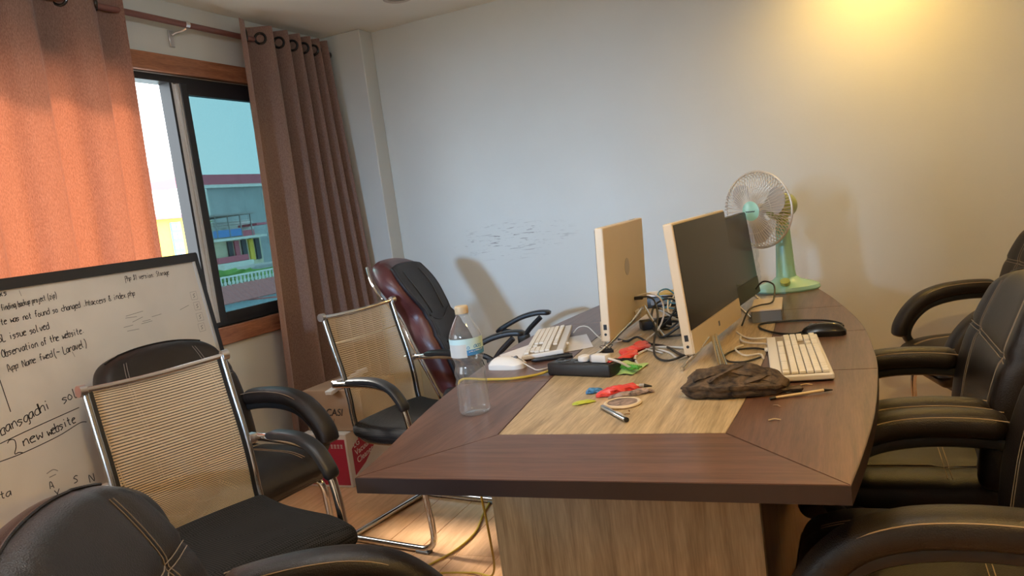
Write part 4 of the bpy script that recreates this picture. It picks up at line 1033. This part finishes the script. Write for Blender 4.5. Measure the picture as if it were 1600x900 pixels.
for k in range(8):
    for s in (-1, 1): mk('tooth', bx(-.026+k*.0075, -.0225+k*.0075, min(0, s*.016), max(0, s*.016), 0, .004), 'leafg', cmb, False)
crumple('red_ribbon', 'tangled red plastic ribbon under the first monitor', 'red', [(-.605, 2.045), (-.575, 2.09), (-.60, 2.14), (-.565, 2.18), (-.585, 2.23), (-.56, 2.21)], .022, .009, 21, group='red plastic on the inlay')
bc = thing('binder_clip', 'small black binder clip left of the red ribbon', 'clip', (-.665, 2.16, Z), R(20)); mk('clip_body', prism([(-.018, -.008), (.018, -.008), (.018, .008), (-.018, .008)], 0, .012, bev=.004), 'black', bc)
for s in (-1, 1): mk('clip_handle', tube([(-.006, 0, .010), (-.008+s*.012, 0, .020), (.006+s*.012, 0, .022), (.006, 0, .010)], .0011, 6), 'black', bc)

# brush stick and dark scarf at right front
st_ = thing('brush_stick', 'thin pale wooden brush with dark tip in front of the right keyboard', 'brush', (-.157, 1.612, Z+.004), math.atan2(.046, .105))
mk('handle', cyl((0, 0, 0), (.098, 0, .0015), .0026, 10, r2=.0032), 'wood_s', st_); mk('dark_tip', cyl((.098, 0, .0015), (.116, 0, 0), .0036, 10, r2=.001), 'black', st_); mk('dark_tail', cyl((-.012, 0, -.001), (0, 0, 0), .0034, 10), 'black', st_)
bm = NB(); random.seed(5)
def fold(pts, w, h, tw):
    P = smooth_path(pts, 7); n = len(P)
    def scl(q):
        e = min(1, q/.12, (1-q)/.12); return (.35+.65*math.sqrt(max(0, e)), .35+.65*math.sqrt(max(0, e)))
    prof = []
    for j in range(22):
        a = 2*PI*j/22; rr = 1+.16*math.sin(5*a+tw)+.07*math.sin(9*a+2*tw); prof.append((w*rr*math.cos(a), h*rr*math.sin(a)))
    st0 = len(bm.verts); sweep(bm, P, prof, (0, math.sin(tw)*.5, 1), scale=scl); bm.verts.ensure_lookup_table()
    for v in bm.verts[st0:]:
        d = noise.noise_vector(v.co*38+Vector((tw*3, 0, 0)))*.005+noise.noise_vector(v.co*90)*.0022
        v.co += d; v.co.z = max(.0008, v.co.z)
fold([(-.108, .0, .016), (-.075, -.022, .020), (-.02, -.030, .019), (.04, -.022, .016), (.09, -.004, .010)], .024, .018, .3)
fold([(-.104, .012, .020), (-.07, .020, .026), (-.01, .028, .028), (.05, .022, .022), (.088, .010, .012)], .026, .020, 1.2)
fold([(-.092, -.008, .034), (-.05, .0, .042), (.0, .008, .044), (.045, .0, .034), (.10, -.006, .012)], .024, .016, 2.1)
fold([(-.06, -.030, .030), (-.02, -.012, .044), (.02, .016, .048), (.05, .034, .034)], .018, .013, 3.3)
fold([(-.02, -.040, .016), (.03, -.018, .034), (.06, .006, .036), (.085, .026, .018)], .017, .012, 4.4)
fold([(-.10, .022, .016), (-.06, .042, .018), (.0, .048, .016), (.05, .040, .012)], .018, .014, 5.2)
fold([(.05, -.014, .014), (.095, -.012, .009), (.13, -.004, .006)], .012, .006, 6.1)
sc = tag(mk('scarf', bm, 'scarf'), 'crumpled dark camouflage scarf on the right of the inlay', 'scarf'); on(sc, -.236, 1.668, Z, R(4))

# all-in-one monitors
def monitor(label, near, far, top_dx, face, feet, zb=.775, hgt=.338, logo=False, body='beige'):
    """near, far: bottom corners (x, y); face: +1 screen faces +x, -1 faces -x; the panel leans back by top_dx"""
    n = Vector((*near, zb)); f = Vector((*far, zb)); ax = (f-n); W = ax.length; ax.normalize()
    up = (Vector((0, 0, hgt))+Vector((top_dx, 0, 0))); up.normalize()
    m = frame((n+f)/2, ax, up)              # local x along width, y up, z = x cross y
    t = thing('monitor', label, 'monitor', (0, 0, 0), 0, 'all-in-one computers'); t.matrix_world = m
    s = 1 if (m.to_3x3() @ Vector((0, 0, 1))).x*face > 0 else -1    # screen side along local z
    def zb_(a, b): return (min(s*a, s*b), max(s*a, s*b))
    z0, z1 = zb_(-.026, .0)
    mk('shell', bx(-W/2, W/2, 0, hgt, z0, z1, .004, 2), body, t, False)
    bez = mk('screen', bx(-W/2+.006, W/2-.006, .062, hgt-.006, *zb_(.0, .0016)), 'screen', t, False)
    mk('chin', bx(-W/2+.002, W/2-.002, .002, .060, *zb_(.0, .0022)), body, t, False)
    if logo:
        mk('chin_logo', bx(-.007, .007, .024, .038, *zb_(.0022, .0027)), 'grey', t, False); mk('chin_logo_mark', bx(-.004, -.0025, .026, .036, *zb_(.0027, .0030)), 'chrome', t, False); mk('chin_logo_mark', bx(.0025, .004, .026, .036, *zb_(.0027, .0030)), 'chrome', t, False)
    mk('rear_logo', lathe([(.0, 0), (.028, 0), (.028, .0008), (0, .0008)], 32, cap=False), 'silver', t).matrix_local = Matrix.Translation((0, hgt*.58, -s*.0262)) 
    mk('rear_hinge', bx(W*.10, W*.24, .020, .042, *zb_(-.034, -.026), .003, 1), 'silver', t, False)
    edge = -W/2
    prt = mk('port', bx(edge-.0006, edge+.001, .036, .052, *zb_(-.018, -.008)), 'black', t, False); mk('button', cyl((edge-.0006, .022, -s*.013), (edge+.001, .022, -s*.013), .004, 12), 'black', t)
    mk('vent_slot', bx(W*.22, W*.36, hgt-.0015, hgt+.0006, *zb_(-.018, -.012)), 'grey', t, False)
    inv = m.inverted()
    for path in feet: mk('stand_leg', tube([inv @ Vector(p) for p in path], .0052, 10, 4), 'chrome', t)
    return t
monitor('beige all-in-one computer seen from behind, on the left of the inlay', (-.690, 2.20), (-.688, 2.69), .018, -1,
        [[(-.652, 2.55, .81), (-.655, 2.40, .79), (-.672, 2.20, .765), (-.682, 2.06, Z+.006)], [(-.650, 2.60, .812), (-.60, 2.48, .785), (-.53, 2.32, Z+.006)], [(-.76, 2.62, Z+.006), (-.70, 2.62, .79), (-.650, 2.57, .812)]])
monitor('beige all-in-one computer with dark screen facing the right-hand chairs, in front', (-.376, 1.955), (-.318, 2.475), -.020, 1,
        [[(-.362, 2.10, .79), (-.378, 1.97, .772), (-.398, 1.888, Z+.006)], [(-.355, 2.13, .785), (-.322, 1.97, .768), (-.291, 1.822, Z+.006)], [(-.35, 2.15, .785), (-.314, 1.99, .768), (-.279, 1.840, Z+.006)], [(-.40, 2.40, .80), (-.44, 2.44, Z+.006)]], logo=True)
monitor('black monitor with dark screen, half hidden behind the front beige computer', (-.352, 2.50), (-.302, 2.93), -.024, 1,
        [[(-.35, 2.60, .80), (-.30, 2.56, Z+.006)], [(-.33, 2.85, .80), (-.28, 2.84, Z+.006)], [(-.37, 2.70, .80), (-.44, 2.72, Z+.006)]], zb=.785, hgt=.295, body='black')

# desk fan
fan = thing('desk_fan', 'mint green desk fan with wire guard at the far end of the table', 'fan', (-.225, 3.175, Z))
mk('base', lathe([(.0, .0), (.118, .0), (.122, .006), (.118, .018), (.095, .028), (.055, .040), (.040, .052), (0, .054)], 44, cap=False), 'mint', fan).scale = (1, .82, 1)
def stem(p): return p
mk('stem', sweep(NB(), [(.0, 0, .035), (.0, 0, .07), (.002, 0, .15), (.004, 0, .22), (.006, 0, .262)], sup(.040, .030, 20, 2.6), (0, 1, 0), scale=lambda q: (1-.42*q, 1-.35*q)), 'mint', fan)
mk('speed_dial', cyl((.0, -.075, .034), (.0, -.082, .046), .018, 16), 'green', fan)
hd = bpy.data.objects.new('head', None)
nrm = Vector((-.50, -.865, .05)).normalized(); piv = Vector((-.004, 0, .325))
m = frame(piv, nrm.cross(Vector((0, 0, 1))), Vector((0, 0, 1)))     # local z points backwards or forwards
fz = 1 if (m.to_3x3() @ Vector((0, 0, 1))).dot(nrm) > 0 else -1
def H(bm, dz=.040): return xf(bm, m @ Matrix.Scale(fz, 4, (0, 0, 1)) @ Matrix.Translation((0, 0, dz)))
def fix(bm): bmesh.ops.recalc_face_normals(bm, faces=bm.faces[:]); return bm
mo = mk('motor', fix(H(lathe([(0, -.075), (.028, -.072), (.045, -.055), (.050, -.02), (.047, .03), (.035, .05), (.02, .07), (0, .072)], 28, cap=False), -.005)), 'green', fan)
mk('neck', cyl((.006, 0, .255), (.006, 0, .295), .022, 16), 'green', fan)
RG = .143; Fz = .115; Bz = .062
gd = mk('guard_ring', fix(H(sweep(NB(), [(RG*math.cos(2*PI*i/48), RG*math.sin(2*PI*i/48), .088) for i in range(48)], circ(.0042, 8), (0, 0, 1), closed=True))), 'guard', fan)
w0 = None
NW = 64
for face, zc, zr, rin in (('front', .133, .090, .036), ('rear', .048, .086, .045)):
    for k in range(NW):
        a = 2*PI*k/NW
        if k == 0: 
            w0 = mk('guard_wire', fix(H(tube([(rin, 0, zc), (RG*.55, 0, zc+(.0 if face == 'front' else .0)), (RG*.88, 0, (zc*.65+zr*.35)), (RG, 0, zr)], .0014, 5, 4))), 'guard', gd)
        else:
            w_ = bpy.data.objects.new('guard_wire', w0.data); COL.objects.link(w_); w_.parent = gd
            w_.matrix_local = m @ Matrix.Rotation(a, 4, 'Z') @ m.inverted()
    for rr in ((.085, .130 if face == 'front' else .05), ): mk('guard_hoop', fix(H(sweep(NB(), [(rr[0]*math.cos(2*PI*i/40), rr[0]*math.sin(2*PI*i/40), rr[1]) for i in range(40)], circ(.0013, 6), (0, 0, 1), closed=True))), 'guard', gd)
bg_ = mk('hub_badge', fix(H(lathe([(0, .136), (.032, .136), (.037, .133), (.037, .130), (0, .129)], 32, cap=False))), 'mint', gd)
bm = NB(); ribbon(bm, [(-.020+.0025*i, .0016*math.sin(i*2.2)-.002) for i in range(17)], .0034, lambda a, b: Vector((a, b, .1366))); mk('badge_lettering', H(bm), 'ink', bg_, False)
mk('blade_hub', fix(H(lathe([(0, .062), (.022, .064), (.024, .080), (.020, .105), (0, .108)], 24, cap=False))), 'blade', fan)
for k in range(3):
    def bl(u, v, k=k):
        a = 2*PI*k/3+.5+(u-.35)*1.25*(.75+.25*v); r = .020+v*.108*(1-.35*(2*u-1)**2*v); return Vector((r*math.cos(a), r*math.sin(a), .068+.034*u+.004*math.sin(PI*u)))
    mk('fan_blade', fix(H(sheet(bl, 12, 10, thick=.0016))), 'blade', fan)

# white box with adapter, black mouse lead
ab = thing('adapter_box', 'grey and pale box with a black lead beside the third computer', 'box', (-.250, 2.60, Z), R(3))
mk('box_body', bx(-.045, .045, -.11, .12, 0, .036, .002, 1), 'grey', ab, False); mk('box_lid', bx(-.046, .046, -.111, .121, .036, .041, .001, 1), 'beige', ab, False)
cable('black lead arching over the adapter box', [T(-.305, 2.83, .06), T(-.275, 2.80, .088), T(-.235, 2.72, .085), T(-.228, 2.62, .06), T(-.235, 2.57, .048), T(-.27, 2.54, .047), T(-.295, 2.48, .0435), T(-.315, 2.44, .004)], .0028, 'rubber')
cable('black lead of the right-hand mouse looping in front of the adapter box', [T(-.130, 2.243, .012), T(-.16, 2.26, .004), T(-.21, 2.30, .004), T(-.255, 2.38, .004), T(-.26, 2.45, .004), T(-.22, 2.47, .004), T(-.15, 2.47, .004), T(-.075, 2.44, .004), T(-.035, 2.38, .004), T(-.028, 2.34, .004)], .003, 'rubber')
cable('second black lead running between the right-hand mouse and the front computer', [T(-.128, 2.235, .008), T(-.17, 2.225, .003), T(-.20, 2.22, .003), T(-.215, 2.18, .003)], .0026, 'rubber')
cable('black lead looped beside the right keyboard on the inlay', [T(-.21, 2.07, .004), T(-.245, 2.10, .004), T(-.29, 2.09, .004), T(-.312, 2.03, .004), T(-.295, 1.96, .004), T(-.255, 1.945, .004), T(-.22, 1.99, .004)], .0026, 'rubber')
for k, (a, b) in enumerate(((2.25, .000), (2.18, .01), (2.05, -.01))):
    cable(('beige', 'tan', 'pale')[k]+' lead lying on the inlay between the front computer and the right keyboard', [T(-.32+.02*k, a+.10, .003), T(-.29, a+.02, .003+.004*k), T(-.26, a-.03+b, .006), T(-.225, a-.02, .003), T(-.212, a-.06+b, .003)], .0026, 'wcable')

# tangle of leads, boxes and books between the computers
bk1 = thing('black_router', 'flat black router among the cables behind the computers', 'router', (-.66, 3.02, Z), R(8)); mk('case', bx(-.085, .085, -.06, .06, 0, .042, .006, 2), 'black', bk1); mk('vent', bx(-.06, .06, -.061, -.06, .012, .03), 'grey', bk1, False)
bkp = thing('magazine_stack', 'papers and yellow booklet on top of the black router', 'magazines', (-.67, 3.03, Z+.0425), R(-6)); mk('sheet_pile', bx(-.08, .08, -.06, .05, 0, .005), 'white_p', bkp, False); mk('booklet', bx(-.01, .07, -.07, .03, .005, .010), 'yellow', bkp, False)
sb = thing('black_speaker_box', 'small black box standing at the far end behind the cables', 'box', (-.555, 3.02, Z), R(-10)); mk('case', bx(-.035, .035, -.04, .04, 0, .085, .004, 2), 'black', sb); mk('front_grille', bx(-.025, .025, -.0412, -.040, .02, .07), 'grey', sb, False)
pa = thing('power_adapter', 'black power adapter brick lying behind the first computer', 'adapter', (-.60, 2.52, Z), R(25)); mk('brick', bx(-.05, .05, -.025, .025, 0, .03, .005, 2), 'black', pa); mk('strain_relief', cyl((.05, 0, .015), (.075, 0, .012), .006, 10, r2=.003), 'rubber', pa)
pb = thing('power_adapter', 'black power adapter brick behind the front computer', 'adapter', (-.46, 2.72, Z), R(-20)); mk('brick', bx(-.06, .06, -.03, .03, 0, .036, .005, 2), 'black', pb); mk('strain_relief', cyl((-.06, 0, .015), (-.085, 0, .012), .006, 10, r2=.003), 'rubber', pb)
gp = thing('green_pouch', 'lime green pouch peeking out behind the front computer', 'pouch', (-.452, 2.80, Z+.0365), R(20)); mk('pouch_body', rbox((.03, .012, .03), .01, (4, 2, 4), lambda p: p+Vector((0, 0, .03))), 'pgreen', gp)
mk('zip', bx(-.02, .02, -.0125, -.0115, .04, .044), 'leafg', gp, False)
cable('black video lead plugged into the back of the first computer', [(-.662, 2.52, .855), (-.635, 2.515, .857), (-.60, 2.48, .86), (-.57, 2.42, .852), (-.552, 2.36, .82), (-.545, 2.30, .79), (-.535, 2.20, .762), (-.50, 2.06, .754), (-.45, 1.99, .756), (-.405, 2.02, .765)], .0030, 'rubber')
tag(mk('video_plug', bx(-.676, -.630, 2.509, 2.521, .849, .860, .002, 1), 'black', None, False), 'black cable plug in the back of the first computer', 'plug')
cable('white lead drooping from the back of the first computer', [(-.668, 2.56, .853), (-.62, 2.55, .862), (-.57, 2.50, .85), (-.55, 2.44, .81), (-.56, 2.38, .770), (-.58, 2.30, .754), (-.56, 2.18, .754), (-.49, 2.10, .754)], .0028, 'wcable')
random.seed(21)
def tangle(label, cx, cy, rx_, ry_, n, r, m, zmax=.05, turns=2.0):
    pts = []
    ph = random.random()*6
    for i in range(n):
        a = ph+2*PI*turns*i/n
        k = .55+.45*random.random()
        pts.append(T(cx+rx_*k*math.cos(a), cy+ry_*k*math.sin(a), .004+zmax*random.random()**1.6))
    return cable(label, pts, r, m)
tangle('black lead tangled in coils behind the first computer', -.545, 2.56, .085, .16, 16, .0032, 'rubber', .07, 2.3)
tangle('thick black lead tangled under the arching video lead', -.52, 2.42, .09, .12, 14, .0036, 'rubber', .05, 2.1)
tangle('black lead coiled by the adapter brick behind the front computer', -.50, 2.68, .07, .10, 14, .0030, 'rubber', .06, 2.2)
tangle('grey white lead coiled behind the first computer', -.56, 2.62, .08, .14, 14, .0028, 'wcable', .06, 1.8)
tangle('white lead coiled next to the black router', -.58, 2.86, .08, .08, 12, .0028, 'wcable', .06, 1.8)
tangle('blue network lead coiled in front of the black router', -.58, 2.88, .09, .07, 15, .0030, 'bcable', .085, 2.4)
tangle('second blue network lead draped beside the small black box', -.54, 2.90, .07, .06, 13, .0030, 'bcable', .095, 2.2)
cable('black lead snaking along the inlay from the first computer', [T(-.68, 2.34, .0035), T(-.64, 2.30, .0035), T(-.60, 2.27, .02), T(-.555, 2.24, .0035), T(-.50, 2.19, .0035), T(-.44, 2.08, .0035), T(-.41, 2.04, .0035)], .0034, 'rubber')
cable('white lead under the front computer', [T(-.52, 2.16, .003), T(-.47, 2.10, .003), T(-.43, 2.02, .003), T(-.405, 2.06, .003)], .003, 'wcable')
